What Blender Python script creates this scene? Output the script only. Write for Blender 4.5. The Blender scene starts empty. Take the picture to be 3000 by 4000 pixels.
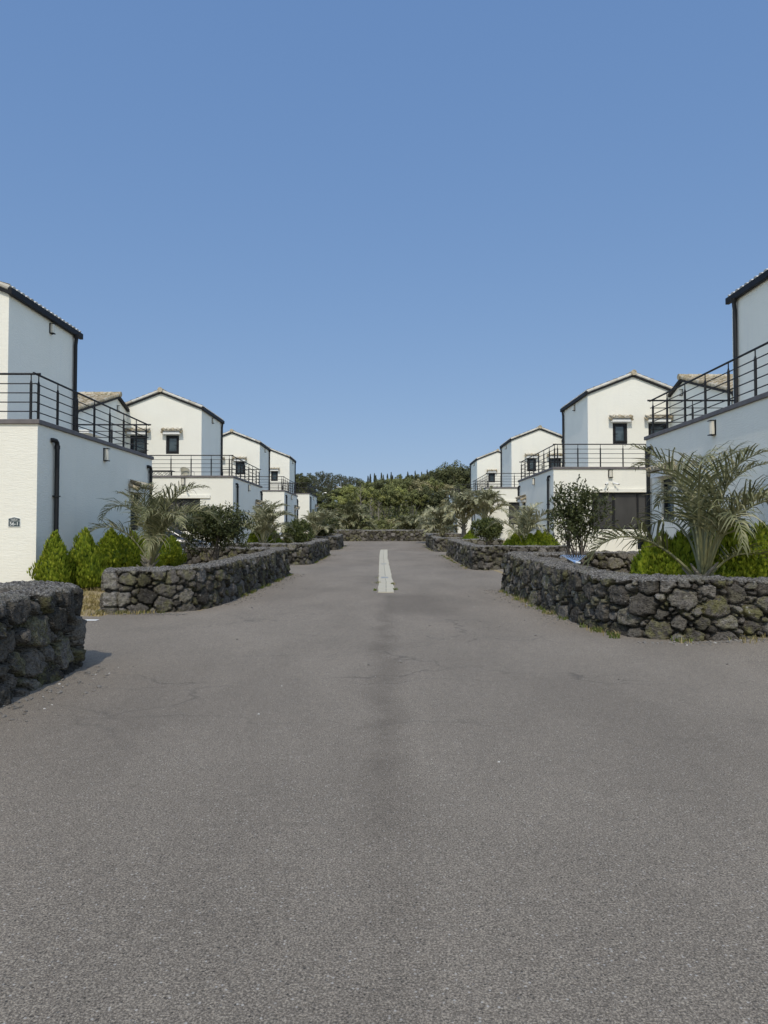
import bpy, bmesh, math, random
import numpy as np
from mathutils import Vector, Matrix

# ------------------------------------------------------------------ scene, camera, sky, sun, exposure
sc = bpy.context.scene
COL = sc.collection
R = math.radians
CAMZ = 1.5
cam_d = bpy.data.cameras.new('camera')
cam = bpy.data.objects.new('camera', cam_d); COL.objects.link(cam)
cam_d.sensor_fit = 'HORIZONTAL'; cam_d.sensor_width = 36.0; cam_d.lens = 33.11
cam_d.clip_start = 0.05; cam_d.clip_end = 6000
cam.location = (0, 0, CAMZ)
cam.rotation_euler = (R(90 + 1.65), 0, R(0.056))
sc.camera = cam

SUN_DIR = Vector((-0.08, -0.85, 1.0)).normalized()
el = math.asin(SUN_DIR.z); az = math.atan2(SUN_DIR.x, SUN_DIR.y)
w = bpy.data.worlds.new('World'); sc.world = w; w.use_nodes = True
nt = w.node_tree
sky = nt.nodes.new('ShaderNodeTexSky'); sky.sky_type = 'NISHITA'
sky.sun_disc = False; sky.sun_elevation = el; sky.sun_rotation = az
sky.altitude = 0; sky.air_density = 0.85; sky.dust_density = 0.6; sky.ozone_density = 1.1
bg = nt.nodes['Background']; bg.inputs['Strength'].default_value = 0.15
# per-channel contrast of the sky: paler haze near the horizon, deeper blue overhead
SKY_G = ((0.408, 0.51), (0.488, 0.395), (0.650, 0.25))
sepc = nt.nodes.new('ShaderNodeSeparateColor'); cmb = nt.nodes.new('ShaderNodeCombineColor')
nt.links.new(sky.outputs[0], sepc.inputs[0])
for i_, (gn_, pw_) in enumerate(SKY_G):
    a_ = nt.nodes.new('ShaderNodeMath'); a_.operation = 'MULTIPLY'; a_.inputs[1].default_value = 0.15
    p_ = nt.nodes.new('ShaderNodeMath'); p_.operation = 'POWER'; p_.inputs[1].default_value = pw_
    m_ = nt.nodes.new('ShaderNodeMath'); m_.operation = 'MULTIPLY'; m_.inputs[1].default_value = gn_ / 0.15
    nt.links.new(sepc.outputs[i_], a_.inputs[0]); nt.links.new(a_.outputs[0], p_.inputs[0])
    nt.links.new(p_.outputs[0], m_.inputs[0]); nt.links.new(m_.outputs[0], cmb.inputs[i_])
# added fill: unseen sky behind and beside the camera brightened to lift shaded walls
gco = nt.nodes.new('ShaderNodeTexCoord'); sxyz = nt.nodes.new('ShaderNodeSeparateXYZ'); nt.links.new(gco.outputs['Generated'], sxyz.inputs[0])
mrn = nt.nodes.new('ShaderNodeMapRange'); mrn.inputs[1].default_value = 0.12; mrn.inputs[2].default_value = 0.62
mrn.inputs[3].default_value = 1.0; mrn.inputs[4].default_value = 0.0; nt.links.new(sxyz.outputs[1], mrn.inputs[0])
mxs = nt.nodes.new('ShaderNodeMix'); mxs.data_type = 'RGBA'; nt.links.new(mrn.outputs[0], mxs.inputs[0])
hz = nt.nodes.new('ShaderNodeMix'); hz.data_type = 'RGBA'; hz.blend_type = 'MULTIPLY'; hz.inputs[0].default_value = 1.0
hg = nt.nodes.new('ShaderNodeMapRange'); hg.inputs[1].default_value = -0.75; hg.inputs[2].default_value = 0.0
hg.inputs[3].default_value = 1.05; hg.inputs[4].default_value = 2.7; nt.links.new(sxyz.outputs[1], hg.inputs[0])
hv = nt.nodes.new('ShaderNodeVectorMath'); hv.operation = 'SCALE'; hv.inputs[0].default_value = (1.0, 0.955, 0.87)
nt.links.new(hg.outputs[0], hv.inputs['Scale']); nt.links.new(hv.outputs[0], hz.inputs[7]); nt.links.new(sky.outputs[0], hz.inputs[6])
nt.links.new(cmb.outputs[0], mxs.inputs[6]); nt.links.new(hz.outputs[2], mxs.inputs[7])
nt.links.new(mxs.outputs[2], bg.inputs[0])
sun_d = bpy.data.lights.new('sun', 'SUN'); sun_d.energy = 2.4; sun_d.angle = R(0.5)
sun_d.color = (1.0, 0.94, 0.83)
sun = bpy.data.objects.new('sun', sun_d); COL.objects.link(sun)
sun.rotation_euler = (-SUN_DIR).to_track_quat('-Z', 'Y').to_euler()
sun.location = (-10, -30, 40)
vs = sc.view_settings
vs.view_transform = 'Standard'; vs.look = 'None'; vs.gamma = 1.0; vs.use_curve_mapping = False
vs.exposure = 0.0
sc.cycles.max_bounces = 6; sc.cycles.transparent_max_bounces = 8

rnd = random.Random(7)

# ------------------------------------------------------------------ helpers
def tag(o, label=None, cat=None, group=None, kind=None):
    if label: o['label'] = label
    if cat: o['category'] = cat
    if group: o['group'] = group
    if kind: o['kind'] = kind
    return o

def empty(name, loc, label=None, cat=None, group=None, rz=0.0):
    o = bpy.data.objects.new(name, None); COL.objects.link(o)
    o.location = loc; o.rotation_euler = (0, 0, rz); o.empty_display_size = 0.2
    return tag(o, label, cat, group)

def wloc(o):
    v = Vector((0, 0, 0))
    while o is not None:
        v = v + o.location; o = o.parent
    return v

def make_mesh(name, verts, faces, mat, smooth=False, attrs=None):
    me = bpy.data.meshes.new(name)
    if isinstance(verts, np.ndarray): verts = verts.tolist()
    if isinstance(faces, np.ndarray): faces = faces.tolist()
    me.from_pydata(verts, [], faces)
    if attrs:
        for k, arr in attrs.items():
            a = me.attributes.new(k, 'FLOAT', 'POINT')
            a.data.foreach_set('value', np.asarray(arr, dtype=np.float32))
    if mat: me.materials.append(mat)
    if smooth: me.polygons.foreach_set('use_smooth', [True] * len(me.polygons))
    me.update()
    return me

def link(name, me, parent=None, loc=(0, 0, 0)):
    o = bpy.data.objects.new(name, me); COL.objects.link(o)
    o.location = loc
    if parent: o.parent = parent
    return o

class MB:
    """collects world-space shapes, then links them as ONE mesh object"""
    def __init__(self, mirror=False):
        self.v = []; self.f = []; self.m = mirror
    def add(self, vs_, fs_):
        b = len(self.v)
        self.v += [tuple(p) for p in vs_]
        self.f += [tuple(i + b for i in q) for q in fs_]
        return self
    def quad(self, a, b, c, d): return self.add([a, b, c, d], [(0, 1, 2, 3)])
    def box(self, x0, x1, y0, y1, z0, z1):
        return self.add([(x0,y0,z0),(x1,y0,z0),(x1,y1,z0),(x0,y1,z0),(x0,y0,z1),(x1,y0,z1),(x1,y1,z1),(x0,y1,z1)],
                        [(0,3,2,1),(4,5,6,7),(0,1,5,4),(1,2,6,5),(2,3,7,6),(3,0,4,7)])
    def tube(self, pts, r, n=8, cap=True):
        pts = [Vector(p) for p in pts]
        rs = r if isinstance(r, (list, tuple)) else [r] * len(pts)
        rings = []; up = None
        for i, p in enumerate(pts):
            t = (pts[min(i+1, len(pts)-1)] - pts[max(i-1, 0)]).normalized()
            if up is None:
                up = Vector((0,0,1)) if abs(t.z) < 0.9 else Vector((1,0,0))
            s = t.cross(up).normalized(); up = s.cross(t).normalized()
            rings.append([p + rs[i]*(math.cos(2*math.pi*k/n)*s + math.sin(2*math.pi*k/n)*up) for k in range(n)])
        vs_ = [q for ring in rings for q in ring]; fs_ = []
        for i in range(len(rings)-1):
            for k in range(n):
                a = i*n+k; b = i*n+(k+1) % n
                fs_.append((a, b, b+n, a+n))
        if cap:
            fs_.append(tuple(range(n-1, -1, -1))); e = (len(rings)-1)*n
            fs_.append(tuple(e+k for k in range(n)))
        return self.add(vs_, fs_)
    def prism(self, poly, axis, a, b):
        """poly: list of 2-D points, extruded along axis from a to b"""
        n = len(poly)
        def P(u, v, t):
            return (t, u, v) if axis == 'x' else ((u, t, v) if axis == 'y' else (u, v, t))
        vs_ = [P(u, v, a) for u, v in poly] + [P(u, v, b) for u, v in poly]
        fs_ = [tuple(range(n-1, -1, -1)), tuple(range(n, 2*n))]
        for i in range(n):
            j = (i+1) % n; fs_.append((i, j, j+n, i+n))
        return self.add(vs_, fs_)
    def panel(self, P, U, V, wd, ht, holes, depth, N):
        P, U, V, N = Vector(P), Vector(U), Vector(V), Vector(N)
        us = sorted({0, wd, *[h[0] for h in holes], *[h[2] for h in holes]})
        vv = sorted({0, ht, *[h[1] for h in holes], *[h[3] for h in holes]})
        for i in range(len(us)-1):
            for j in range(len(vv)-1):
                cu, cv = (us[i]+us[i+1])/2, (vv[j]+vv[j+1])/2
                if any(h[0] < cu < h[2] and h[1] < cv < h[3] for h in holes): continue
                q = lambda u, v: P + U*u + V*v
                self.quad(q(us[i], vv[j]), q(us[i+1], vv[j]), q(us[i+1], vv[j+1]), q(us[i], vv[j+1]))
        for (u0, v0, u1, v1) in holes:
            c = [P+U*u0+V*v0, P+U*u1+V*v0, P+U*u1+V*v1, P+U*u0+V*v1]
            for k in range(4):
                a, b = c[k], c[(k+1) % 4]
                self.quad(a, b, b - N*depth, a - N*depth)
        return self
    def build(self, name, mat, parent=None, smooth=False, bevel=0.0, recalc=False, attrs=None, label=None):
        V = np.array(self.v, dtype=float); F = self.f
        if self.m:
            V[:, 0] *= -1; F = [tuple(reversed(q)) for q in F]
        c = (V.min(0) + V.max(0)) / 2
        base = wloc(parent) if parent else Vector((0, 0, 0))
        me = make_mesh(name, V - c, F, mat, smooth, attrs)
        if bevel or recalc:
            bm = bmesh.new(); bm.from_mesh(me)
            if recalc:
                bmesh.ops.remove_doubles(bm, verts=bm.verts, dist=1e-5)
                bmesh.ops.recalc_face_normals(bm, faces=bm.faces)
            if bevel:
                es = [e for e in bm.edges if len(e.link_faces) == 2 and e.calc_face_angle(0) > 0.6]
                bmesh.ops.bevel(bm, geom=es, offset=bevel, segments=2, affect='EDGES', profile=0.5)
            bm.to_mesh(me); bm.free()
            if smooth: me.polygons.foreach_set('use_smooth', [True]*len(me.polygons))
        o = link(name, me, parent, Vector(c) - base)
        if label: o['label'] = label
        return o

# numpy value noise
def _hash(ix, iy, seed):
    h = (ix.astype(np.int64)*374761393 + iy.astype(np.int64)*668265263 + seed*1274126177) & 0x7fffffff
    h = ((h ^ (h >> 13)) * 1103515245 + 12345) & 0x7fffffff
    h = ((h ^ (h >> 11)) * 69069 + 1) & 0x7fffffff
    return (h & 0xffff) / 65535.0
def vnoise(x, y, seed=0):
    ix = np.floor(x); iy = np.floor(y); fx = x-ix; fy = y-iy
    fx = fx*fx*(3-2*fx); fy = fy*fy*(3-2*fy)
    a = _hash(ix, iy, seed); b = _hash(ix+1, iy, seed); c = _hash(ix, iy+1, seed); d = _hash(ix+1, iy+1, seed)
    return (a*(1-fx)+b*fx)*(1-fy) + (c*(1-fx)+d*fx)*fy
def fbm(x, y, seed=0, oct=4):
    s = 0; a = 0.5; t = 0
    for i in range(oct):
        s = s + a*vnoise(x, y, seed+i*17); t += a; x = x*2.03+3.1; y = y*2.03+1.7; a *= 0.5
    return s/t

# ------------------------------------------------------------------ terrain heights
LANE = ([-30, 0, 25, 32, 43, 50, 58, 67, 72, 80, 90, 100, 118, 140, 180, 260, 400, 2000],
        [0, 0, 0.01, .05, .15, .24, .40, .66, 1.0, 2.4, 3.8, 5.0, 6.4, 6.6, 5.0, 3.0, 2.0, 0.0])
YARD_L = ([0, 8, 13, 15, 22, 34, 42, 52, 60, 69], [0, .0, .03, .26, .34, .42, .52, .77, .95, 1.5])
YARD_R = ([0, 9, 12, 20, 31, 39, 51, 60, 71], [0, .05, .34, .36, .48, .55, .92, 1.0, 1.5])
def ground_np(x, y):
    lane = np.interp(y, *LANE)
    yl = np.interp(y, *YARD_L); yr = np.interp(y, *YARD_R)
    yard = np.where(x < 0, yl, yr)
    yard = np.where(y > 66, np.maximum(yard, lane), yard)
    t = np.clip((np.abs(x) - 3.9) / 2.6, 0, 1); t = t*t*(3-2*t)
    # the flat lane level runs out sideways between the walled gardens
    return np.where(y < 69, lane*(1-t) + np.maximum(yard, lane)*t, lane + 0)
def gz(x, y):
    return float(ground_np(np.array([x], float), np.array([y], float))[0])

# ------------------------------------------------------------------ materials
def nmat(name):
    m = bpy.data.materials.new(name); m.use_nodes = True
    t = m.node_tree; b = t.nodes['Principled BSDF']
    return m, t, b
class N:
    """small node-graph helper"""
    def __init__(self, t): self.t = t
    def new(self, ty, **kw):
        n = self.t.nodes.new(ty)
        for k, v in kw.items(): setattr(n, k, v)
        return n
    def L(self, a, b): self.t.links.new(a, b)
    def coord(self, scale=(1,1,1), which='Object'):
        tc = self.new('ShaderNodeTexCoord'); mp = self.new('ShaderNodeMapping')
        mp.inputs['Scale'].default_value = scale
        self.L(tc.outputs[which], mp.inputs['Vector']); return mp.outputs[0]
    def geo(self, scale=(1,1,1)):
        g = self.new('ShaderNodeNewGeometry'); mp = self.new('ShaderNodeMapping')
        mp.inputs['Scale'].default_value = scale
        self.L(g.outputs['Position'], mp.inputs['Vector']); return mp.outputs[0]
    def noise(self, vec, scale, detail=4, rough=0.6, dist=0.0):
        n = self.new('ShaderNodeTexNoise')
        n.inputs['Scale'].default_value = scale; n.inputs['Detail'].default_value = detail
        n.inputs['Roughness'].default_value = rough; n.inputs['Distortion'].default_value = dist
        self.L(vec, n.inputs['Vector']); return n.outputs['Fac']
    def voro(self, vec, scale, feature='F1', out='Distance', rnd_=1.0):
        n = self.new('ShaderNodeTexVoronoi'); n.feature = feature
        n.inputs['Scale'].default_value = scale; n.inputs['Randomness'].default_value = rnd_
        self.L(vec, n.inputs['Vector']); return n.outputs[out]
    def ramp(self, fac, stops):
        n = self.new('ShaderNodeValToRGB'); e = n.color_ramp.elements
        while len(e) < len(stops): e.new(0.5)
        for i, (p, c) in enumerate(stops):
            e[i].position = p; e[i].color = (*c, 1) if len(c) == 3 else c
        self.L(fac, n.inputs[0]); return n.outputs[0]
    def mr(self, fac, a, b, c=0.0, d=1.0):
        n = self.new('ShaderNodeMapRange'); n.inputs[1].default_value = a; n.inputs[2].default_value = b
        n.inputs[3].default_value = c; n.inputs[4].default_value = d
        self.L(fac, n.inputs[0]); return n.outputs[0]
    def math(self, op, a, b=None):
        n = self.new('ShaderNodeMath', operation=op)
        for i, x in enumerate((a, b)):
            if x is None: continue
            if isinstance(x, (int, float)): n.inputs[i].default_value = x
            else: self.L(x, n.inputs[i])
        return n.outputs[0]
    def mix(self, fac, a, b, blend='MIX'):
        n = self.new('ShaderNodeMix', data_type='RGBA', blend_type=blend)
        if isinstance(fac, (int, float)): n.inputs[0].default_value = fac
        else: self.L(fac, n.inputs[0])
        for i, x in ((6, a), (7, b)):
            if isinstance(x, tuple): n.inputs[i].default_value = (*x, 1)
            else: self.L(x, n.inputs[i])
        return n.outputs[2]
    def attr(self, name):
        n = self.new('ShaderNodeAttribute'); n.attribute_name = name; return n.outputs['Fac']
    def bump(self, h, strength, dist, prev=None):
        n = self.new('ShaderNodeBump'); n.inputs['Strength'].default_value = strength
        n.inputs['Distance'].default_value = dist; self.L(h, n.inputs['Height'])
        if prev: self.L(prev, n.inputs['Normal'])
        return n.outputs[0]

def simple(name, col, rough=0.5, metal=0.0, var=0.12, scale=6.0, spec=0.5):
    m, t, b = nmat(name); n = N(t)
    f = n.noise(n.coord(), scale, 5)
    c = n.mix(n.mr(f, 0.3, 0.7), tuple(x*(1-var) for x in col), tuple(min(1, x*(1+var)) for x in col))
    n.L(c, b.inputs['Base Color'])
    b.inputs['Roughness'].default_value = rough; b.inputs['Metallic'].default_value = metal
    b.inputs['Specular IOR Level'].default_value = spec
    return m

def mat_stucco():
    m, t, b = nmat('white_stucco'); n = N(t)
    g = n.geo()
    big = n.noise(g, 0.7, 5, 0.6)
    c = n.mix(n.mr(big, 0.3, 0.75), (0.785, 0.762, 0.665), (0.835, 0.812, 0.715))
    streak = n.noise(n.geo((3.0, 3.0, 0.22)), 1.6, 5, 0.65)
    c = n.mix(n.mr(streak, 0.56, 0.80, 0, 0.32), c, (0.66, 0.655, 0.62))
    spot = n.noise(g, 2.3, 3, 0.5)
    c = n.mix(n.mr(spot, 0.68, 0.80, 0, 0.3), c, (0.62, 0.60, 0.56))
    n.L(c, b.inputs['Base Color'])
    b.inputs['Roughness'].default_value = 0.9; b.inputs['Specular IOR Level'].default_value = 0.2
    w1 = n.noise(n.geo((6.5, 6.5, 38.0)), 1.0, 5, 0.6, 0.8)
    w2 = n.noise(g, 90, 3, 0.6)
    h = n.math('ADD', w1, n.math('MULTIPLY', w2, 0.12))
    n.L(n.bump(h, 0.7, 0.013), b.inputs['Normal'])
    return m

def mat_asphalt():
    m, t, b = nmat('asphalt'); n = N(t)
    g = n.geo()
    agg = n.math('ADD', n.math('MULTIPLY', n.noise(g, 120, 4, 0.8), 0.86), n.math('MULTIPLY', n.noise(g, 46, 3, 0.75), 0.14))
    agg2 = n.noise(g, 230, 2, 0.7)
    c = n.ramp(agg, [(0.375, (0.055, 0.046, 0.035)), (0.5, (0.226, 0.188, 0.142)), (0.625, (0.54, 0.465, 0.36))])
    c = n.mix(n.mr(agg2, 0.35, 0.70), n.mix(0.25, c, (0.07, 0.065, 0.06)), n.mix(0.2, c, (0.30, 0.285, 0.265)))
    stones = n.voro(g, 58, 'F1', 'Color')
    sp = n.new('ShaderNodeSeparateColor'); n.L(stones, sp.inputs[0])
    vd = n.voro(g, 58, 'F1', 'Distance')
    chip = n.math('MULTIPLY', n.mr(sp.outputs[0], 0.83, 0.86), n.mr(vd, 0.34, 0.16))
    c = n.mix(n.math('MULTIPLY', chip, 0.75), c, (0.52, 0.49, 0.44))
    pit = n.math('MULTIPLY', n.mr(sp.outputs[1], 0.82, 0.86), n.mr(vd, 0.34, 0.16))
    c = n.mix(n.math('MULTIPLY', pit, 0.8), c, (0.035, 0.033, 0.03))
    # wear, stains and tyre-polished patches
    p1 = n.noise(n.geo((1.0, 0.45, 1)), 0.55, 5, 0.6, 0.4)
    c = n.mix(n.mr(p1, 0.36, 0.68, 0.0, 1.0), n.mix(1.0, c, (0.86, 0.855, 0.85), 'MULTIPLY'), n.mix(1.0, c, (1.11, 1.105, 1.10), 'MULTIPLY'))
    p3 = n.noise(g, 13, 5, 0.75)
    c = n.mix(n.mr(p3, 0.38, 0.64), n.mix(1.0, c, (0.95, 0.945, 0.94), 'MULTIPLY'), n.mix(1.0, c, (1.06, 1.06, 1.05), 'MULTIPLY'))
    p2 = n.noise(g, 2.2, 5, 0.7)
    c = n.mix(n.mr(p2, 0.55, 0.75, 0, 0.16), c, n.mix(1.0, c, (0.66, 0.64, 0.62), 'MULTIPLY'))
    # oil-dark streak down the middle of the lane
    sx = n.new('ShaderNodeSeparateXYZ'); n.L(g, sx.inputs[0])
    wob = n.math('ADD', sx.outputs[0], n.mr(n.noise(n.geo((0.2, 0.6, 1)), 1.2, 4), 0.3, 0.7, -0.10, 0.10))
    band = n.mr(n.math('ABSOLUTE', wob), 0.02, 0.24, 1, 0)
    yr = n.math('MULTIPLY', n.mr(sx.outputs[1], 1.0, 5.0), n.mr(sx.outputs[1], 12.5, 16.5, 1, 0))
    bandn = n.math('MULTIPLY', n.math('MULTIPLY', band, yr), n.mr(n.noise(g, 1.7, 4), 0.22, 0.6))
    c = n.mix(n.math('MULTIPLY', bandn, 0.65), c, n.mix(1.0, c, (0.58, 0.57, 0.56), 'MULTIPLY'))
    pm = n.math('MULTIPLY', n.mr(sx.outputs[0], -0.05, 0.10), n.mr(sx.outputs[0], 0.9, 1.7, 1, 0))
    pm = n.math('MULTIPLY', pm, n.math('MULTIPLY', n.mr(sx.outputs[1], 12.6, 13.4), n.mr(sx.outputs[1], 16.4, 17.2, 1, 0)))
    c = n.mix(n.math('MULTIPLY', pm, 0.8), c, n.mix(1.0, c, (0.74, 0.735, 0.73), 'MULTIPLY'))
    # cracks
    wv = n.new('ShaderNodeVectorMath', operation='ADD')
    nz = n.new('ShaderNodeTexNoise'); nz.inputs['Scale'].default_value = 1.3; nz.inputs['Detail'].default_value = 5
    n.L(g, nz.inputs['Vector'])
    sc_ = n.new('ShaderNodeVectorMath', operation='SCALE'); sc_.inputs['Scale'].default_value = 1.5
    n.L(nz.outputs['Color'], sc_.inputs[0]); n.L(g, wv.inputs[0]); n.L(sc_.outputs[0], wv.inputs[1])
    mp = n.new('ShaderNodeMapping'); mp.inputs['Scale'].default_value = (0.22, 0.62, 0); n.L(wv.outputs[0], mp.inputs[0])
    vc = n.voro(mp.outputs[0], 1.0, 'DISTANCE_TO_EDGE', 'Distance')
    crack = n.math('MULTIPLY', n.mr(vc, 0.0, 0.010, 1, 0), n.mr(n.noise(g, 0.45, 3), 0.40, 0.50))
    ycr = n.math('MULTIPLY', n.mr(sx.outputs[1], 4.5, 6.5), n.mr(sx.outputs[1], 12, 15, 1, 0))
    ycr = n.math('MULTIPLY', ycr, n.mr(n.math('ABSOLUTE', sx.outputs[0]), 2.2, 3.2, 1, 0))
    crack = n.math('MULTIPLY', crack, ycr)
    c = n.mix(n.math('MULTIPLY', crack, 0.45), c, (0.05, 0.046, 0.042))
    n.L(c, b.inputs['Base Color'])
    b.inputs['Roughness'].default_value = 0.88; b.inputs['Specular IOR Level'].default_value = 0.25
    h = n.math('ADD', n.math('MULTIPLY', agg, 0.6), n.math('MULTIPLY', agg2, 0.4))
    n.L(n.bump(h, 0.8, 0.012), b.inputs['Normal'])
    return m

def mat_stone():
    m, t, b = nmat('basalt_stone'); n = N(t)
    g = n.geo()
    tint = n.attr('tint'); lich = n.attr('lichen'); cap = n.attr('cap')
    fine = n.noise(g, 22, 6, 0.7)
    c = n.ramp(tint, [(0.0, (0.045, 0.041, 0.037)), (0.4, (0.115, 0.104, 0.092)), (0.75, (0.19, 0.174, 0.157)), (1.0, (0.30, 0.28, 0.255))])
    c = n.mix(n.mr(fine, 0.32, 0.70), n.mix(1.0, c, (0.5, 0.5, 0.5), 'MULTIPLY'), n.mix(1.0, c, (1.45, 1.43, 1.38), 'MULTIPLY'))
    lm = n.noise(g, 6.5, 6, 0.7)
    lm = n.math('MULTIPLY', n.mr(lm, 0.44, 0.57), lich)
    c = n.mix(n.math('MULTIPLY', lm, 0.72), c, n.mix(n.mr(fine, 0.3, 0.7), (0.10, 0.10, 0.034), (0.30, 0.28, 0.115)))
    wm = n.noise(g, 11, 5, 0.6)
    c = n.mix(n.math('MULTIPLY', n.mr(wm, 0.655, 0.70), 0.7), c, (0.40, 0.39, 0.35))
    # cap: grey gravelly mortar
    gr = n.noise(g, 34, 5, 0.75)
    gc = n.ramp(gr, [(0.38, (0.06, 0.055, 0.048)), (0.52, (0.27, 0.25, 0.222)), (0.66, (0.58, 0.55, 0.50))])
    gc = n.mix(n.mr(n.noise(g, 2.4, 4), 0.50, 0.72, 0, 0.5), gc, (0.32, 0.30, 0.22))
    c = n.mix(cap, c, gc)
    n.L(c, b.inputs['Base Color'])
    b.inputs['Roughness'].default_value = 0.95; b.inputs['Specular IOR Level'].default_value = 0.15
    pit = n.voro(n.geo((1, 1, 1.5)), 30, 'F1', 'Distance')
    h = n.math('ADD', n.math('MULTIPLY', n.mr(pit, 0.0, 0.45), 0.5), fine)
    h = n.math('ADD', h, n.math('MULTIPLY', n.math('MULTIPLY', gr, cap), 1.2))
    n.L(n.bump(h, 1.0, 0.06), b.inputs['Normal'])
    return m

def mat_leaf(name, dark, mid, light, rough=0.6, transl=0.25, spec=0.3, scale=3.0):
    m, t, b = nmat(name); n = N(t)
    tint = n.attr('tint')
    c = n.ramp(tint, [(0.0, dark), (0.5, mid), (1.0, light)])
    f = n.noise(n.geo(), scale, 3)
    c = n.mix(n.mr(f, 0.35, 0.65, 0, 1), n.mix(1.0, c, (0.8, 0.8, 0.78), 'MULTIPLY'), n.mix(1.0, c, (1.15, 1.12, 1.05), 'MULTIPLY'))
    n.L(c, b.inputs['Base Color'])
    b.inputs['Roughness'].default_value = rough; b.inputs['Specular IOR Level'].default_value = spec
    tr = n.new('ShaderNodeBsdfTranslucent'); n.L(c, tr.inputs[0])
    mx = n.new('ShaderNodeMixShader'); mx.inputs[0].default_value = transl
    n.L(b.outputs[0], mx.inputs[1]); n.L(tr.outputs[0], mx.inputs[2])
    out = [x for x in t.nodes if x.type == 'OUTPUT_MATERIAL'][0]
    n.L(mx.outputs[0], out.inputs[0])
    return m

def mat_tile():
    m, t, b = nmat('clay_tile'); n = N(t)
    tint = n.attr('tint')
    c = n.ramp(tint, [(0.0, (0.31, 0.245, 0.155)), (0.4, (0.44, 0.37, 0.26)), (0.75, (0.53, 0.48, 0.39)), (1.0, (0.50, 0.39, 0.25))])
    f = n.noise(n.geo(), 9, 5, 0.7)
    c = n.mix(n.mr(f, 0.48, 0.62, 0, 0.8), c, (0.15, 0.13, 0.055))
    n.L(c, b.inputs['Base Color']); b.inputs['Roughness'].default_value = 0.85
    n.L(n.bump(n.noise(n.geo(), 40, 4), 0.4, 0.01), b.inputs['Normal'])
    return m

def mat_ground():
    m, t, b = nmat('dry_ground'); n = N(t)
    g = n.geo()
    f = n.noise(g, 0.9, 6, 0.65); f2 = n.noise(g, 30, 4, 0.7)
    c = n.mix(n.mr(f, 0.35, 0.65), (0.30, 0.225, 0.115), (0.40, 0.31, 0.175))
    c = n.mix(n.mr(f2, 0.35, 0.7, 0, 0.6), c, (0.22, 0.185, 0.10))
    c = n.mix(n.mr(n.noise(g, 2.1, 4), 0.58, 0.70, 0, 0.7), c, (0.10, 0.13, 0.04))
    sx = n.new('ShaderNodeSeparateXYZ'); n.L(g, sx.inputs[0])
    far = n.mr(sx.outputs[1], 66, 74)
    c = n.mix(n.math('MULTIPLY', far, 0.8), c, n.mix(n.mr(f, 0.3, 0.7), (0.05, 0.06, 0.02), (0.13, 0.12, 0.05)))
    n.L(c, b.inputs['Base Color']); b.inputs['Roughness'].default_value = 0.95
    n.L(n.bump(f2, 0.8, 0.03), b.inputs['Normal'])
    return m

def mat_glass(name, col, rough=0.06):
    m, t, b = nmat(name); n = N(t)
    f = n.noise(n.geo((1, 1, 0.4)), 1.3, 3)
    c = n.mix(n.mr(f, 0.3, 0.7), tuple(x*0.7 for x in col), tuple(x*1.25 for x in col))
    n.L(c, b.inputs['Base Color'])
    b.inputs['Roughness'].default_value = rough; b.inputs['Specular IOR Level'].default_value = 0.6
    return m

def mat_tile_pale():
    m, t, b = nmat('pale_clay_tile'); n = N(t)
    c = n.ramp(n.attr('tint'), [(0.0, (0.42, 0.38, 0.31)), (0.5, (0.56, 0.53, 0.47)), (1.0, (0.64, 0.61, 0.55))])
    f = n.noise(n.geo(), 9, 5, 0.7); c = n.mix(n.mr(f, 0.54, 0.70, 0, 0.5), c, (0.25, 0.22, 0.12))
    n.L(c, b.inputs['Base Color']); b.inputs['Roughness'].default_value = 0.85
    return m
TILEP = mat_tile_pale()
STUCCO = mat_stucco(); ASPHALT = mat_asphalt(); STONE = mat_stone(); TILE = mat_tile(); GROUND = mat_ground()
BLACK = simple('black_painted_steel', (0.012, 0.012, 0.013), 0.5, 0.0, 0.2, 9, 0.3)
FASCIA = simple('dark_metal_fascia', (0.012, 0.012, 0.013), 0.6, 0.0, 0.25, 5, 0.2)
COPE = simple('grey_coping', (0.135, 0.122, 0.118), 0.7, 0.0, 0.25, 4)
PIPE = simple('black_pipe', (0.013, 0.013, 0.014), 0.5, 0.0, 0.25, 6, 0.3)
FRAME = simple('black_window_frame', (0.011, 0.011, 0.012), 0.5, 0, .1, 6, .3)
GLASS = mat_glass('window_glass', (0.045, 0.065, 0.075))
BLIND = mat_glass('dark_curtained_glass', (0.055, 0.052, 0.048), 0.10)
WHITEP = simple('white_paint', (0.8, 0.79, 0.75), 0.6, 0.0, 0.05)
LAMPG = simple('frosted_lamp_glass', (0.62, 0.58, 0.48), 0.35, 0.0, 0.06)
FLOORT = simple('terrace_floor', (0.34, 0.33, 0.31), 0.8)
CONC = simple('pale_concrete', (0.49, 0.448, 0.34), 0.85, 0.0, 0.14, 3)
BARK = simple('grey_bark', (0.12, 0.10, 0.082), 0.9, 0.0, 0.35, 18)
PALMB = simple('palm_stem', (0.17, 0.155, 0.12), 0.85, 0.0, 0.35, 22)
PALM = mat_leaf('palm_leaf', (0.07, 0.08, 0.03), (0.20, 0.205, 0.10), (0.45, 0.405, 0.255), 0.5, 0.2, 0.35)
PALMF = mat_leaf('palm_leaf_silvery', (0.13, 0.14, 0.065), (0.34, 0.335, 0.20), (0.60, 0.555, 0.40), 0.5, 0.2, 0.35)
CONIF = mat_leaf('golden_conifer', (0.09, 0.14, 0.011), (0.245, 0.315, 0.025), (0.50, 0.53, 0.065), 0.65, 0.25, 0.2, 5)
SHRUB = mat_leaf('dark_glossy_leaf', (0.026, 0.036, 0.013), (0.062, 0.076, 0.026), (0.15, 0.16, 0.062), 0.5, 0.12, 0.28, 4)
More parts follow.
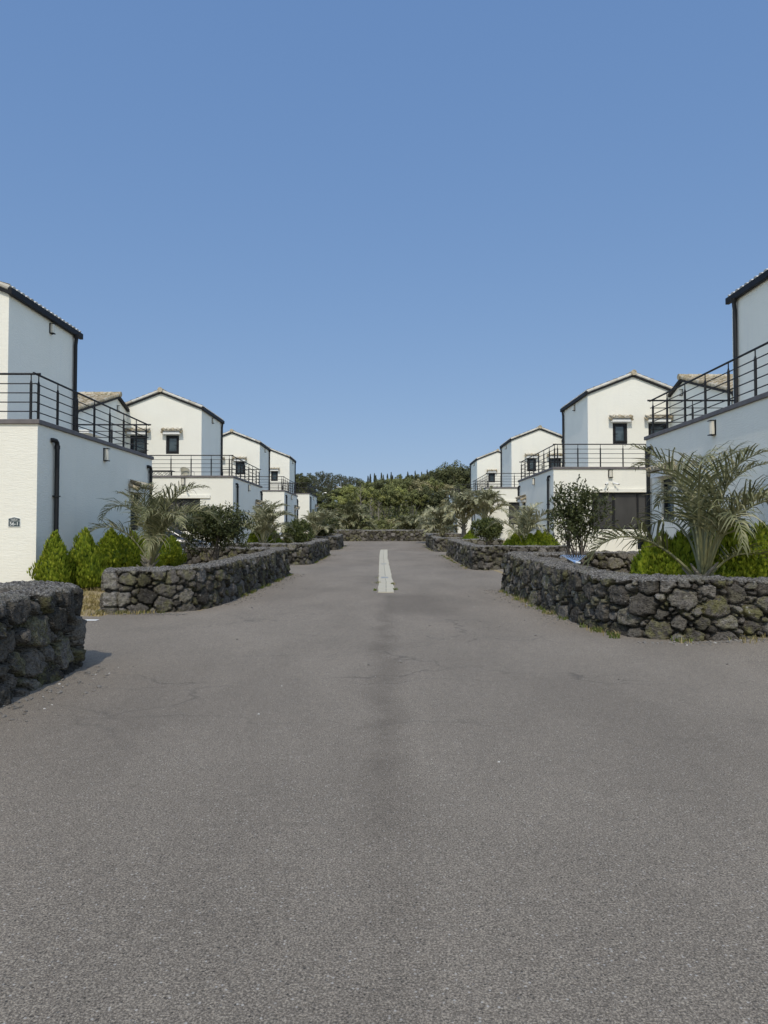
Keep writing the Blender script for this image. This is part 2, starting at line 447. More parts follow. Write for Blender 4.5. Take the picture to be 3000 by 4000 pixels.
SHRUB2 = mat_leaf('mid_green_leaf', (0.04, 0.056, 0.017), (0.085, 0.105, 0.03), (0.17, 0.19, 0.06), 0.5, 0.15, 0.28, 4)
HILLA = mat_leaf('hill_leaf_olive', (0.09, 0.10, 0.032), (0.175, 0.19, 0.066), (0.29, 0.29, 0.12), 0.6, 0.2, 0.25, 0.4)
HILLB = mat_leaf('hill_leaf_dark', (0.05, 0.058, 0.024), (0.095, 0.105, 0.044), (0.155, 0.16, 0.07), 0.6, 0.15, 0.25, 0.4)
HILLC = mat_leaf('hill_leaf_yellow', (0.14, 0.155, 0.045), (0.25, 0.27, 0.08), (0.40, 0.40, 0.15), 0.6, 0.2, 0.25, 0.4)
HILLD = mat_leaf('hill_leaf_dry', (0.18, 0.165, 0.08), (0.32, 0.295, 0.155), (0.46, 0.42, 0.25), 0.7, 0.2, 0.2, 0.4)
PINE = mat_leaf('pine_needle', (0.05, 0.058, 0.034), (0.088, 0.094, 0.058), (0.14, 0.14, 0.09), 0.7, 0.1, 0.2, 0.4)
GRASSM = mat_leaf('dry_grass', (0.20, 0.17, 0.06), (0.36, 0.29, 0.13), (0.50, 0.42, 0.23), 0.8, 0.3, 0.1)
WEEDM = mat_leaf('green_weed', (0.06, 0.10, 0.02), (0.12, 0.17, 0.035), (0.24, 0.26, 0.08), 0.7, 0.3, 0.2)
PEBM = simple('pebble', (0.17, 0.155, 0.135), 0.9, 0.0, 0.45, 1.7)
PEBW = simple('pale_pebble', (0.48, 0.46, 0.42), 0.9, 0.0, 0.25, 3)

# ------------------------------------------------------------------ ground and lane
def axis(parts):
    out = []
    for a, b, s in parts:
        n_ = max(1, int(round((b-a)/s))); out += [a+(b-a)*i/n_ for i in range(n_)]
    out.append(parts[-1][1]); return np.array(out)
gx = axis([(-1500,-300,200),(-300,-60,30),(-60,-16,4),(-16,16,0.5),(16,60,4),(60,300,30),(300,1500,200)])
gy = axis([(-60,-10,5),(-10,80,0.5),(80,200,4),(200,500,30),(500,3000,250)])
X, Y = np.meshgrid(gx, gy); Z = ground_np(X, Y)
V = np.stack([X.ravel(), Y.ravel(), Z.ravel()], 1); nx = len(gx)
F = [(j*nx+i, j*nx+i+1, (j+1)*nx+i+1, (j+1)*nx+i) for j in range(len(gy)-1) for i in range(nx-1)]
go = link('ground', make_mesh('ground', V, F, GROUND, True)); tag(go, kind='structure')

# gardens: places the asphalt does not cover  (x0, x1, y0, y1)
GARD = [(-20,-3.6,13.5,25.3),(-20,-3.6,31.6,43.0),(-20,-3.6,50.0,57.9),(3.4,20,10.2,18.8),(3.6,20,27.8,41.8),(3.6,20,47.2,60),
        (-20,-5.0,12.5,15.0),(-20,-7.4,9.0,80),(7.4,20,11,80)]
ax = axis([(-13,13,0.25)]); ay = axis([(-8,66.9,0.25)])
X, Y = np.meshgrid(ax, ay); Z = ground_np(X, Y) + 0.006
Z += 0.010*(fbm(X*0.5, Y*0.5, 5, 3)-0.5)*0
V = np.stack([X.ravel(), Y.ravel(), Z.ravel()], 1); nx = len(ax); F = []
for j in range(len(ay)-1):
    for i in range(nx-1):
        cx, cy = (ax[i]+ax[i+1])/2, (ay[j]+ay[j+1])/2
        if any(a < cx < b and c < cy < d for a, b, c, d in GARD): continue
        F.append((j*nx+i, j*nx+i+1, (j+1)*nx+i+1, (j+1)*nx+i))
lane = link('asphalt_lane', make_mesh('asphalt_lane', V, F, ASPHALT, True)); tag(lane, kind='structure')

# ------------------------------------------------------------------ dry stone walls
def catmull(path, rad=0.35, step=0.02):
    """polyline with rounded corners, resampled"""
    pts = [Vector((p[0], p[1])) for p in path]; out = [pts[0]]
    for i in range(1, len(pts)-1):
        a, b, c = pts[i-1], pts[i], pts[i+1]
        d1 = (a-b); d2 = (c-b); r = min(rad, d1.length*0.45, d2.length*0.45)
        p, q = b + d1.normalized()*r, b + d2.normalized()*r
        for k in range(7):
            t = k/6; out.append((1-t)**2*p + 2*t*(1-t)*b + t*t*q)
    out.append(pts[-1])
    P = np.array([[v.x, v.y] for v in out]); d = np.r_[0, np.cumsum(np.hypot(*np.diff(P, axis=0).T))]
    n_ = max(4, int(d[-1]/step)); s = np.linspace(0, d[-1], n_+1)
    return np.stack([np.interp(s, d, P[:,0]), np.interp(s, d, P[:,1])], 1)

def stone_wall(path, label, seed, width=0.55, h=0.9, step=0.03, rad=0.5, blocks=None, hvar=0.03, hy=None, dark=1.0):
    rs = np.random.RandomState(seed)
    C = catmull(path, rad, step); n_ = len(C)
    T = np.gradient(C, axis=0); T /= np.hypot(T[:,0], T[:,1])[:,None]
    Nn = np.stack([T[:,1], -T[:,0]], 1)
    Lf, Rt = C - Nn*width/2, C + Nn*width/2        # left, right edges
    m_ = max(3, int(width/step))
    e1 = np.array([Lf[-1] + (Rt[-1]-Lf[-1])*k/m_ for k in range(1, m_)])
    e0 = np.array([Rt[0] + (Lf[0]-Rt[0])*k/m_ for k in range(1, m_)])
    O = np.vstack([Lf, e1, Rt[::-1], e0])           # closed outline
    ON = np.vstack([-Nn, np.repeat(T[-1:], m_-1, 0), Nn[::-1], np.repeat(-T[:1], m_-1, 0)])
    # soften normals round the ends
    for _ in range(6):
        ON = (np.roll(ON, 1, 0) + 2*ON + np.roll(ON, -1, 0)); ON /= np.hypot(ON[:,0], ON[:,1])[:,None]
    seg = np.hypot(*(np.roll(O, -1, 0)-O).T); U = np.r_[0, np.cumsum(seg)[:-1]]; per = seg.sum()
    nv = int(h/step)+1; v = np.linspace(-0.06, h, nv)
    # stones laid in rough courses
    S = []
    uL = float(np.hypot(*np.diff(Lf, axis=0).T).sum())
    if blocks:
        blocks = [(uL+b[0], *b[1:]) for b in blocks]; S += [(b[0], b[1], b[2], b[3], 7.0, 0.0, b[4]) for b in blocks]
    cu_, cv_, cr_ = np.zeros(0), np.zeros(0), np.zeros(0)
    for r_ in (.20, .175, .15, .13, .11, .092, .076, .06, .046, .036):
        for _ in range(int(per*h/(r_*r_)*(.45 if r_ > .14 else .9))):
            u0 = rs.uniform(0, per); v0 = rs.uniform(-.02, h-.3*r_)
            if r_ > .16 and rs.rand() < v0/h*.75: continue
            rr_ = r_*rs.uniform(.92, 1.06)
            if len(cu_) and np.any((cu_-u0)**2 + ((cv_-v0)*1.22)**2 < (.87*(cr_+rr_))**2): continue
            cu_ = np.r_[cu_, u0]; cv_ = np.r_[cv_, v0]; cr_ = np.r_[cr_, rr_]
            S.append((u0, v0, rr_*rs.uniform(1.0, 1.32), rr_*rs.uniform(.78, 1.0), rs.uniform(2.0, 5.0), rs.normal(0, .3), -1))
    S = np.array(S)
    if blocks:
        nb = len(blocks); keep = np.ones(len(S), bool)
        for b in blocks:
            keep[nb:] &= ~((np.abs(S[nb:,0]-b[0]) < b[2]) & (np.abs(S[nb:,1]-b[1]) < b[3]))
        S = S[keep]
    ns = len(S)
    tint = np.clip(rs.beta(1.3, 1.6, ns), 0, 1); lich = np.where(rs.rand(ns) < 0.62, rs.uniform(0.25, 1.0, ns), 0.08)
    prot = rs.uniform(-0.035, 0.03, ns); tx = rs.uniform(-.22, .22, ns); ty = rs.uniform(-.25, .18, ns)
    tint = tint*dark; lich = lich*dark  # scales stone and lichen colour down to paint shade into a wall
    for i in range(ns):
        if S[i, 6] > 0: tint[i] = S[i, 6]; lich[i] = 0.35; prot[i] = 0.0; tx[i] = ty[i] = 0
    Ug, Vg = np.meshgrid(U, v); sh = Ug.shape
    ug = Ug.ravel(); vg = Vg.ravel()
    wu = ug + 0.05*(fbm(ug*9, vg*9, seed, 3)-0.5)*2; wv_ = vg + 0.05*(fbm(ug*9, vg*9, seed+50, 3)-0.5)*2
    d1 = np.full(ug.shape, 9.0); d2 = np.full(ug.shape, 9.0); id1 = np.zeros(ug.shape, int)
    order = np.argsort(ug, kind='stable'); us = ug[order]
    for i in range(ns):
        cu, cv, a, bb, p, th, _ = S[i]
        lo, hi = np.searchsorted(us, cu-1.0), np.searchsorted(us, cu+1.0)
        ix = order[lo:hi]
        if len(ix) == 0: continue
        du, dv = wu[ix]-cu, wv_[ix]-cv
        if p > 5: du, dv = ug[ix]-cu, vg[ix]-cv
        ct, st = math.cos(th), math.sin(th)
        xx, yy = np.abs(du*ct+dv*st)/a, np.abs(-du*st+dv*ct)/bb
        dd = ((xx**p + yy**p)**(1/p) - 1) * math.sqrt(a*bb)
        closer = dd < d1[ix]
        d2[ix] = np.where(closer, d1[ix], np.minimum(d2[ix], dd))
        id1[ix] = np.where(closer, i, id1[ix]); d1[ix] = np.where(closer, dd, d1[ix])
    E = (d2-d1)/2
    gap = np.clip((d1-0.055)/0.03, 0, 1)            # far outside every stone: a hole
    k = np.clip((E-0.008)/0.022, 0, 1); k = np.sqrt(np.clip(1-(1-k)**2, 0, 1))
    k = k*(1-gap)
    du = ug - S[id1, 0]; dv = vg - S[id1, 1]
    rough = (fbm(ug*16, vg*16, seed+9, 4)-0.5)*0.055 + (vnoise(ug*60, vg*60, seed+3)-0.5)*0.012
    disp = -0.16*(1-k) + k*(prot[id1] + tx[id1]*du + ty[id1]*dv + rough)
    topf = np.clip((h - vg)/0.03, 0, 1)
    disp = disp*(0.6+0.4*topf) - 0.012*(1-topf)
    disp = disp.reshape(sh)
    # foot wider than top
    batter = 0.04*(1 - np.clip(Vg/h, 0, 1))
    Px = O[None,:,0] + ON[None,:,0]*(disp+batter); Py = O[None,:,1] + ON[None,:,1]*(disp+batter)
    gz0 = np.interp(O[:,1], *LANE)          # wall tops follow the lane, feet sink into the raised yards
    hm = 1 + hvar*(fbm(U*1.1, U*0+seed, seed+4, 3)-0.5)*4
    if hy: hm = hm*np.interp(O[:,1], [q[0] for q in hy], [q[1] for q in hy])
    Pz = gz0[None,:] + Vg*np.where(Vg > 0, hm[None,:], 1)
    nu = len(O)
    verts = np.stack([Px.ravel(), Py.ravel(), Pz.ravel()], 1)
    j = np.arange(nv-1)[:,None]; i = np.arange(nu)[None,:]; i2 = (i+1) % nu
    A = (j*nu+i).ravel(); B = (j*nu+i2).ravel(); Cc = ((j+1)*nu+i2).ravel(); D = ((j+1)*nu+i).ravel()
    faces = [np.stack([A, D, Cc, B], 1)]
    tv = tint[id1]; lv = lich[id1]; cv_ = np.clip((vg-(h+0.028-0.08*fbm(ug*7, ug*0, seed, 2)))/0.01, 0, 1)
    # top: rows across the wall
    base = len(verts)
    topL = (nv-1)*nu + np.arange(n_); topR = (nv-1)*nu + (n_+m_-1) + np.arange(n_)[::-1]
    e1i = (nv-1)*nu + n_ + np.arange(m_-1); e0i = (nv-1)*nu + (2*n_+m_-1) + np.arange(m_-1)
    grid = np.zeros((n_, m_+1), int); grid[:,0] = topL; grid[:,m_] = topR
    newv = []; cnt = base
    tt = np.arange(1, m_)/m_
    PL, PR = verts[topL], verts[topR]
    for r in range(n_):
        if r == n_-1: grid[r,1:m_] = e1i; continue
        if r == 0: grid[r,1:m_] = e0i[::-1]; continue
        q = PL[r][None,:]*(1-tt)[:,None] + PR[r][None,:]*tt[:,None]
        newv.append(q); grid[r,1:m_] = cnt + np.arange(m_-1); cnt += m_-1
    if newv:
        nvv = np.vstack(newv)
        tcs = np.tile(tt, len(newv))
        nvv[:,2] += 0.045*np.sin(np.pi*tcs)**0.5 + 0.06*(fbm(nvv[:,0]*9, nvv[:,1]*9, seed+21, 4)-0.5) + 0.04*(vnoise(nvv[:,0]*34, nvv[:,1]*34, seed)-0.5)
        verts = np.vstack([verts, nvv]); ex = len(nvv)
        tv = np.r_[tv, np.full(ex, .6)]; lv = np.r_[lv, np.full(ex, .4)]; cv_ = np.r_[cv_, np.ones(ex)]
    a = grid[:-1,:-1].ravel(); b_ = grid[:-1,1:].ravel(); c = grid[1:,1:].ravel(); d = grid[1:,:-1].ravel()
    faces.append(np.stack([a, b_, c, d], 1))
    F_ = np.vstack(faces)
    c0 = verts.mean(0); c0[2] = gz0.min()
    me = make_mesh('stone_wall', verts-c0, F_, STONE, True, {'tint': tv, 'lichen': lv, 'cap': cv_})
    bm = bmesh.new(); bm.from_mesh(me); bmesh.ops.recalc_face_normals(bm, faces=bm.faces); bm.to_mesh(me); bm.free()
    o = link('stone_wall', me, None, c0)
    return tag(o, label, 'stone wall', 'dry stone garden walls')

stone_wall([(-3.64,1.5),(-3.62,8.02),(-9.0,8.15)], 'near shade-darkened basalt wall cut off by the left edge of the photo', 11, 0.56, 0.86, 0.016, 0.45, dark=.85)  # stone tint lowered so the colour carries the shade of the lane face
# left garden in front of number 56-1, squared blocks at its open end
stone_wall([(-7.2,25.6),(-3.6,25.1),(-3.6,14.6),(-3.82,13.62),(-4.4,13.27),(-5.2,13.15)],
           'curved basalt wall with squared end blocks round the left garden by house 56-1', 23, 0.5, 0.84, 0.02, 0.5, hy=((13.5,.94),(24,1.08)),
           blocks=[(-.14,.66,.135,.185,.93),(-.14,.30,.13,.155,.96),(-.42,.29,.125,.15,.9),(-.13,.06,.14,.08,.6),(-.42,.06,.12,.07,.85),(-.42,.52,.12,.08,.4),(.13,.64,.13,.19,.8),(.13,.28,.13,.16,.85)])
stone_wall([(-7.2,43.2),(-3.6,42.8),(-3.6,31.9),(-4.2,31.4),(-7.2,31.2)], 'second basalt garden wall along the left side of the lane', 37, 0.55, 0.92, 0.035, 0.5)
stone_wall([(-7.2,58.4),(-3.65,58.0),(-3.6,50.4),(-4.1,50.0),(-7.2,49.8)], 'farthest basalt garden wall on the left, nearest the lane end', 41, 0.55, 0.92, 0.05, 0.5)
stone_wall([(7.0,19.0),(3.28,18.45),(3.46,11.1),(3.72,10.3),(4.2,9.98),(8.2,9.93)], 'large rounded-corner basalt wall in the right foreground under the big palm', 56, 0.56, 0.9, 0.016, 0.55, hy=((10.2,.90),(17.5,1.03)))
stone_wall([(7.0,42.3),(3.95,41.9),(3.7,28.0),(4.2,27.5),(7.1,27.6)], 'second basalt garden wall along the right side of the lane', 61, 0.55, 0.92, 0.035, 0.5)
stone_wall([(7.0,60.2),(3.75,59.8),(3.6,47.4),(4.1,46.9),(7.1,46.9)], 'farthest basalt garden wall on the right, nearest the lane end', 73, 0.55, 0.92, 0.05, 0.5)
stone_wall([(-6.5,67.3),(6.5,67.3)], 'straight basalt wall closing the far end of the lane', 83, 0.55, 1.02, 0.05, 0.5)
stone_wall([(-7.5,72.8),(6.5,72.6)], 'low basalt wall half hidden behind the palms at the lane end', 89, 0.5, 0.55, 0.08, 0.5)

# ------------------------------------------------------------------ houses
def tile_slope(mb, tint, P, E, S_, le, ls, per=0.24, course=0.36, hh=0.05, seed=1, skirt=-0.03):
    """P eave corner, E unit along eave, S_ unit up-slope; barrel tiles in courses"""
    P, E, S_ = Vector(P), Vector(E), Vector(S_); Nn = E.cross(S_).normalized()
    if Nn.z < 0: Nn = -Nn
    r = random.Random(seed); nu = max(6, int(round(le/per))*8); per = le/(nu/8)
    nc = max(1, int(round(ls/course))); course = ls/nc
    tv = {}
    for c in range(nc):
        b = len(mb.v)
        rows = [(0.0, skirt), (0.0, 0.035), (1.04, 0.0)]
        vs_ = []
        for (fv, off) in rows:
            for i in range(nu+1):
                u = le*i/nu; ph = (u/per) % 1.0
                hgt = hh*(abs(math.cos(math.pi*ph))**0.8)
                vs_.append(P + E*u + S_*(course*(c+fv)) + Nn*(hgt*(0 if off < 0 else 1) + off))
                k = (c, int(u/per+0.5)); tv.setdefault(k, r.random()); tint.append(tv[k])
        fs_ = []
        for q in range(2):
            for i in range(nu):
                a = q*(nu+1)+i; fs_.append((a, a+1, a+nu+2, a+nu+1))
        mb.add(vs_, fs_)

def barrel_row(mb, tint, A, B, r=0.09, seg=0.38, seed=3):
    A, B = Vector(A), Vector(B); L_ = (B-A).length; d = (B-A).normalized(); n_ = max(1, int(round(L_/seg)))
    rr = random.Random(seed)
    for i in range(n_):
        p = A + d*(L_*i/n_ - 0.02); q = A + d*(L_*(i+1)/n_ + 0.03); b0 = len(mb.v)
        mb.tube([p, q], [r*1.08, r*0.92], 10)
        tint += [rr.random()]*(len(mb.v)-b0)

class House:
    def __init__(s, side, Yn, Yf, zbase, zpar, label, full=True):
        s.M = side < 0; s.side = side; s.Yn, s.Yf, s.zb, s.zp = Yn, Yf, zbase, zpar
        s.root = empty('house', (side*7.4 if side < 0 else 7.35, (Yn+Yf)/2, zbase), label, 'house', 'white two-storey houses along the lane')
        s.X0 = 7.4 if side < 0 else 7.35
        s.full = full
        s.walls(); s.roofs(); s.rails(); s.fittings()
    def mb(s): return MB(s.M)
    def walls(s):
        x0, Yn, Yf, zp = s.X0, s.Yn, s.Yf, s.zp; zb = s.zb - 0.6; x1 = x0 + 9.0; R_ = s.root
        s.Yu = Yn + 3.25; s.xu0, s.xu1 = 9.8, 14.2; Yu = s.Yu; yf2 = Yf - 0.03
        s.lw = (9.0, zp-2.72, 11.45, zp-1.12)          # big front window x0,z0,x1,z1
        s.rw = (Yf-1.85, zp-2.35, Yf-1.05, zp-1.28)    # road-side window
        m = s.mb()
        holes = [(s.lw[0]-x0, s.lw[1]-zb, s.lw[2]-x0, s.lw[3]-zb)]
        m.panel((x0,Yn,zb), (1,0,0), (0,0,1), x1-x0, zp-0.1-zb, holes, 0.16, (0,-1,0))
        hr = [(Yf-s.rw[2], s.rw[1]-zb, Yf-s.rw[0], s.rw[3]-zb)]
        m.panel((x0,Yf,zb), (0,-1,0), (0,0,1), Yf-Yn, zp-0.1-zb, hr, 0.12, (-1,0,0))
        m.quad((x1,Yf,zb),(x0,Yf,zb),(x0,Yf,zp-.1),(x1,Yf,zp-.1)); m.quad((x1,Yn,zb),(x1,Yf,zb),(x1,Yf,zp-.1),(x1,Yn,zp-.1))
        m.build('ground_floor_wall', STUCCO, R_)
        # parapet coping and sunken terrace floor
        c = s.mb(); o = 0.05; wd = 0.26
        c.box(x0-o, x1, Yn-o, Yn+wd, zp-.1, zp); c.box(x0-o, x0+wd, Yn+wd+.002, Yf+o, zp-.1, zp); c.box(x0+wd+.002, x1, Yf-wd, Yf+o, zp-.1, zp)
        c.build('coping', COPE, R_, bevel=0.012)
        f = s.mb(); f.box(x0+.2, x1-.05, Yn+.2, Yf-.2, zp-.6, zp-.35)
        f.build('terrace_floor', FLOORT, R_)
        # upper storey with gable ends
        ze, zr = zp+3.86, zp+4.72; s.ze, s.zr = ze, zr; xm = (s.xu0+s.xu1)/2; s.xm = xm
        s.w1 = (11.0, zp+1.42, 11.7, zp+2.42); s.w2 = (12.72, zp+1.42, 13.62, zp+2.42)
        u = s.mb(); zb2 = zp-0.5
        hs = [(w_[0]-s.xu0, w_[1]-zb2, w_[2]-s.xu0, w_[3]-zb2) for w_ in (s.w1, s.w2)]
        u.panel((s.xu0,Yu,zb2), (1,0,0), (0,0,1), s.xu1-s.xu0, ze-zb2, hs, 0.1, (0,-1,0))
        u.add([(s.xu0,Yu,ze),(s.xu1,Yu,ze),(xm,Yu,zr)], [(0,1,2)])
        u.quad((s.xu0,yf2,zb2),(s.xu0,Yu,zb2),(s.xu0,Yu,ze),(s.xu0,yf2,ze))
        u.quad((s.xu1,Yu,zb2),(s.xu1,yf2,zb2),(s.xu1,yf2,ze),(s.xu1,Yu,ze))
        u.add([(s.xu1,yf2,zb2),(s.xu0,yf2,zb2),(s.xu0,yf2,ze),(xm,yf2,zr),(s.xu1,yf2,ze)], [(0,1,2,3,4)])
        u.build('upper_floor_wall', STUCCO, R_)
        # wing with its own gable towards the lane
        if s.full:
            xw = 13.8; ya, yb = Yu-6.0, Yu+3.2; ym = Yu-1.45; zr2, ze2 = zp+4.18, zp+2.72
            s.wing = (xw, ya, yb, ym, zr2, ze2); x2 = 18.6
            q = s.mb(); s.ww = (ya+2.0, zp+0.35, ya+2.7, zp+1.5)
            hh = [(Yu-.001-s.ww[1-1]-0.7, s.ww[1]-zb, Yu-.001-s.ww[0], s.ww[3]-zb)]
            yj = Yu-0.004; zj = zr2-(yj-ym)*(zr2-ze2)/(ym-ya)
            q.panel((xw,yj,zb), (0,-1,0), (0,0,1), yj-ya, ze2-zb, hh, 0.1, (-1,0,0))
            q.add([(xw,yj,ze2),(xw,ya,ze2),(xw,ym,zr2),(xw,yj,zj)], [(0,1,2,3)])
            q.quad((xw,ya,zb),(x2,ya,zb),(x2,ya,ze2),(xw,ya,ze2))
            q.build('wing_wall', STUCCO, R_)
    def roofs(s):
        R_ = s.root; Yu, ze, zr, xm = s.Yu, s.ze, s.zr, s.xm; yf2 = s.Yf-0.03
        oh = 0.03; sl = (zr-ze)/(xm-s.xu0); le = yf2-Yu+0.20; y0 = Yu-0.09
        t = []; m = s.mb(); ls = math.hypot(xm-s.xu0+oh, (xm-s.xu0+oh)*sl)
        du = Vector((1,0,sl)).normalized(); ezo = ze - oh*sl
        tile_slope(m, t, (s.xu0-oh, y0, ezo+.095), (0,1,0), du, le, ls, hh=.07, seed=int(s.Yn))
        tile_slope(m, t, (s.xu1+oh, y0, ezo+.095), (0,1,0), Vector((-1,0,sl)).normalized(), le, ls, hh=.07, seed=int(s.Yn)+1)
        # verge tiles, stepped along the gable
        for xe, dx in ((s.xu0-oh, 1), (s.xu1+oh, -1)):
            barrel_row(m, t, (xe, y0+.04, ezo+.105), (xm, y0+.04, zr+.105), 0.07, 0.42, seed=int(s.Yn)+3)
        rf = m.build('roof', TILEP, R_, smooth=False, attrs={'tint': t})
        t2 = []; rm = s.mb(); barrel_row(rm, t2, (xm, y0-.06, zr+.13), (xm, y0+le, zr+.13), 0.125, 0.45, seed=9)
        rm.build('ridge_tile', TILE, rf, smooth=False, attrs={'tint': t2})
        th = 0.15; yo = Yu-0.11
        for ya_, yb_ in ((yo+.03, Yu+.05), (yf2+.002, yf2+.1)):
            f = s.mb(); a0, a1 = s.xu0-oh, s.xu1+oh
            f.prism([(a0, ezo-.06), (a1, ezo-.06), (a1, ezo-.06+th), (xm, zr-.06+th), (a0, ezo-.06+th)][:0] or
                    [(a0, ezo-.06), (xm, zr-.06), (a1, ezo-.06), (a1, ezo-.06+th), (xm, zr-.06+th), (a0, ezo-.06+th)], 'y', ya_, yb_)
            f.build('fascia', FASCIA, rf, recalc=True)
        g = s.mb(); xg = s.xu0-oh
        g.box(xg-.10, xg+.01, yo-.012, yf2+.12, ezo-.08, ezo+.10)
        g.build('gutter', FASCIA, rf, bevel=0.012)
        if s.full:
            xw, ya, yb, ym, zr2, ze2 = s.wing; t = []; m = s.mb(); sl2 = (zr2-ze2)/(ym-ya); ov = 0.3
            ls = math.hypot(ym-ya+ov, (ym-ya+ov)*sl2)
            tile_slope(m, t, (xw-.12, ya-ov, ze2-ov*sl2+.12), (1,0,0), Vector((0,1,sl2)).normalized(), 4.9, ls, seed=77)
            lf = math.hypot(1.42, 1.42*sl2)
            m.add([(xw-.12, ym, zr2+.14),(xw-.12, Yu-.03, zr2+.14-1.42*sl2),(18.6, Yu-.03, zr2+.14-1.42*sl2),(18.6, ym, zr2+.14)], [(0,1,2,3)]); t += [.5]*4
            barrel_row(m, t, (xw-.1, ya-ov, ze2-ov*sl2+.14), (xw-.1, ym, zr2+.14), .085, .42)
            wr = m.build('wing_roof', TILE, R_, attrs={'tint': t})
            t2 = []; rm = s.mb(); barrel_row(rm, t2, (xw-.2, ym, zr2+.16), (18.6, ym, zr2+.16), .13, .45)
            rm.build('ridge_tile', TILE, wr, attrs={'tint': t2})
            xo = xw-.14; f = s.mb(); yA, zA, yB, zB = ya-ov, ze2-ov*sl2, Yu-.03, zr2-(Yu-.03-ym)*sl2
            f.prism([(yA, zA-.05), (ym, zr2-.05), (yB, zB-.05), (yB, zB+.1), (ym, zr2+.1), (yA, zA+.1)], 'x', xo, xw+.03)
            f.build('fascia', FASCIA, wr, recalc=True)
            g = s.mb(); g.box(xw-.15, 18.6, ya-ov-.12, ya-ov+.02, ze2-ov*sl2-.1, ze2-ov*sl2+.08); g.build('gutter', FASCIA, wr, bevel=.01)
            lg = s.mb(); lg.box(xw-.45, xw-.003, ya+.1, ya+1.5, ze2-1.0, ze2-.85); lg.build('ledge', WHITEP, R_, bevel=.01)
            s.window('y', s.ww, xw+.1, R_)
    def rails(s):
        R_ = s.root; x0, Yn, Yf, zp = s.X0, s.Yn, s.Yf, s.zp; e = 0.11
        runs = [((x0+8.0, Yn+e), (x0+e, Yn+e)), ((x0+e, Yn+e), (x0+e, Yf-e)), ((x0+e, Yf-e), (s.xu0-.02, Yf-e))]
        rail = s.mb()
        for (a, b) in runs:
            A, B = Vector((*a, zp)), Vector((*b, zp)); d = (B-A).normalized()
            rail.tube([A - d*.1 + Vector((0,0,1.0)), B + d*.1 + Vector((0,0,1.0))], 0.024, 8)
            if d.y: pass
        root = rail.build('railing', BLACK, R_)
        bars = s.mb()
        for (a, b) in runs:
            A, B = Vector((*a, zp)), Vector((*b, zp)); d = (B-A).normalized()
            for k in range(4):
                z = Vector((0,0,0.19+0.2*k)); bars.tube([A+z-d*.03, B+z+d*.03], 0.0125, 6)
        bars.build('bar', BLACK, root)
        proto = None
        for ri, (a, b) in enumerate(runs):
            A, B = Vector((*a, zp)), Vector((*b, zp)); L_ = (B-A).length; d = (B-A).normalized()
            n_ = max(1, int(round(L_/1.04)))
            for k in range(n_+1):
                off = 0.13 if (ri == 1 and k == 0) else (-0.13 if (ri == 1 and k == n_) else 0.0)
                if ri == 2 and k == 0: continue
                if ri == 2 and k == n_: off = -0.06
                if ri == 0 and k == n_: off = -0.10
                p = A + d*(L_*k/n_ + off)
                if ri == 0 and p.x > 14.5: continue
                m = s.mb()
                m.tube([p, p+Vector((0,0,.012)), p+Vector((0,0,.014)), p+Vector((0,0,.80)), p+Vector((0,0,.87)), p+Vector((0,0,1.0))],
                       [.05,.05,.03,.03,.013,.013], 8)
                m.build('post', BLACK, root)
    def window(s, ax_, r, depthpos, parent, canopy=False, big=False, handle=False):
        """ax_ 'x': front wall, depthpos = y of the frame plane; 'y': lane-side wall, depthpos = x"""
        a0, z0, a1, z1 = r; t = 0.07; fr = s.mb()
        def B(m, p0, p1, q0, q1, d0, d1):
            if ax_ == 'x': m.box(p0, p1, depthpos+d0, depthpos+d1, q0, q1)
            else: m.box(depthpos+d0, depthpos+d1, p0, p1, q0, q1)
        B(fr, a0+.004, a1-.004, z0+.004, z0+t, -.05, .04); B(fr, a0+.004, a1-.004, z1-t, z1-.004, -.05, .04)
        B(fr, a0+.004, a0+t, z0+t, z1-t, -.05, .04); B(fr, a1-t, a1-.004, z0+t, z1-t, -.05, .04)
        if big:
            c1 = a0+(a1-a0)*.40; c2 = a0+(a1-a0)*.83
            for cc, wd in ((c1, .05), (c2, .035)): B(fr, cc-wd, cc+wd, z0+t, z1-t, -.045, .035)
        else:
            B(fr, a0+t+.002, a0+t+.07, z0+t, z1-t, -.075, .03); B(fr, a1-t-.07, a1-t-.002, z0+t, z1-t, -.075, .03)
            B(fr, a0+t+.07, a1-t-.07, z0+t, z0+t+.08, -.075, .03); B(fr, a0+t+.07, a1-t-.07, z1-t-.08, z1-t, -.075, .03)
        w_ = fr.build('window', FRAME, parent, recalc=False)
        pn = s.mb(); B(pn, a0+.02, a1-.02, z0+.02, z1-.02, .0, .012)
        pn.build('pane', BLIND if big else GLASS, w_)
        if handle:
            h = s.mb(); cx = a0+.15 if s.M else a0+.15; zc = (z0+z1)/2-.05
            cx = a0 + .115
            B(h, cx-.022, cx+.022, zc-.09, zc+.09, -.10, -.076); B(h, cx-.02, cx+.13, zc+.01, zc+.035, -.13, -.101)
            h.build('handle', FRAME, w_)
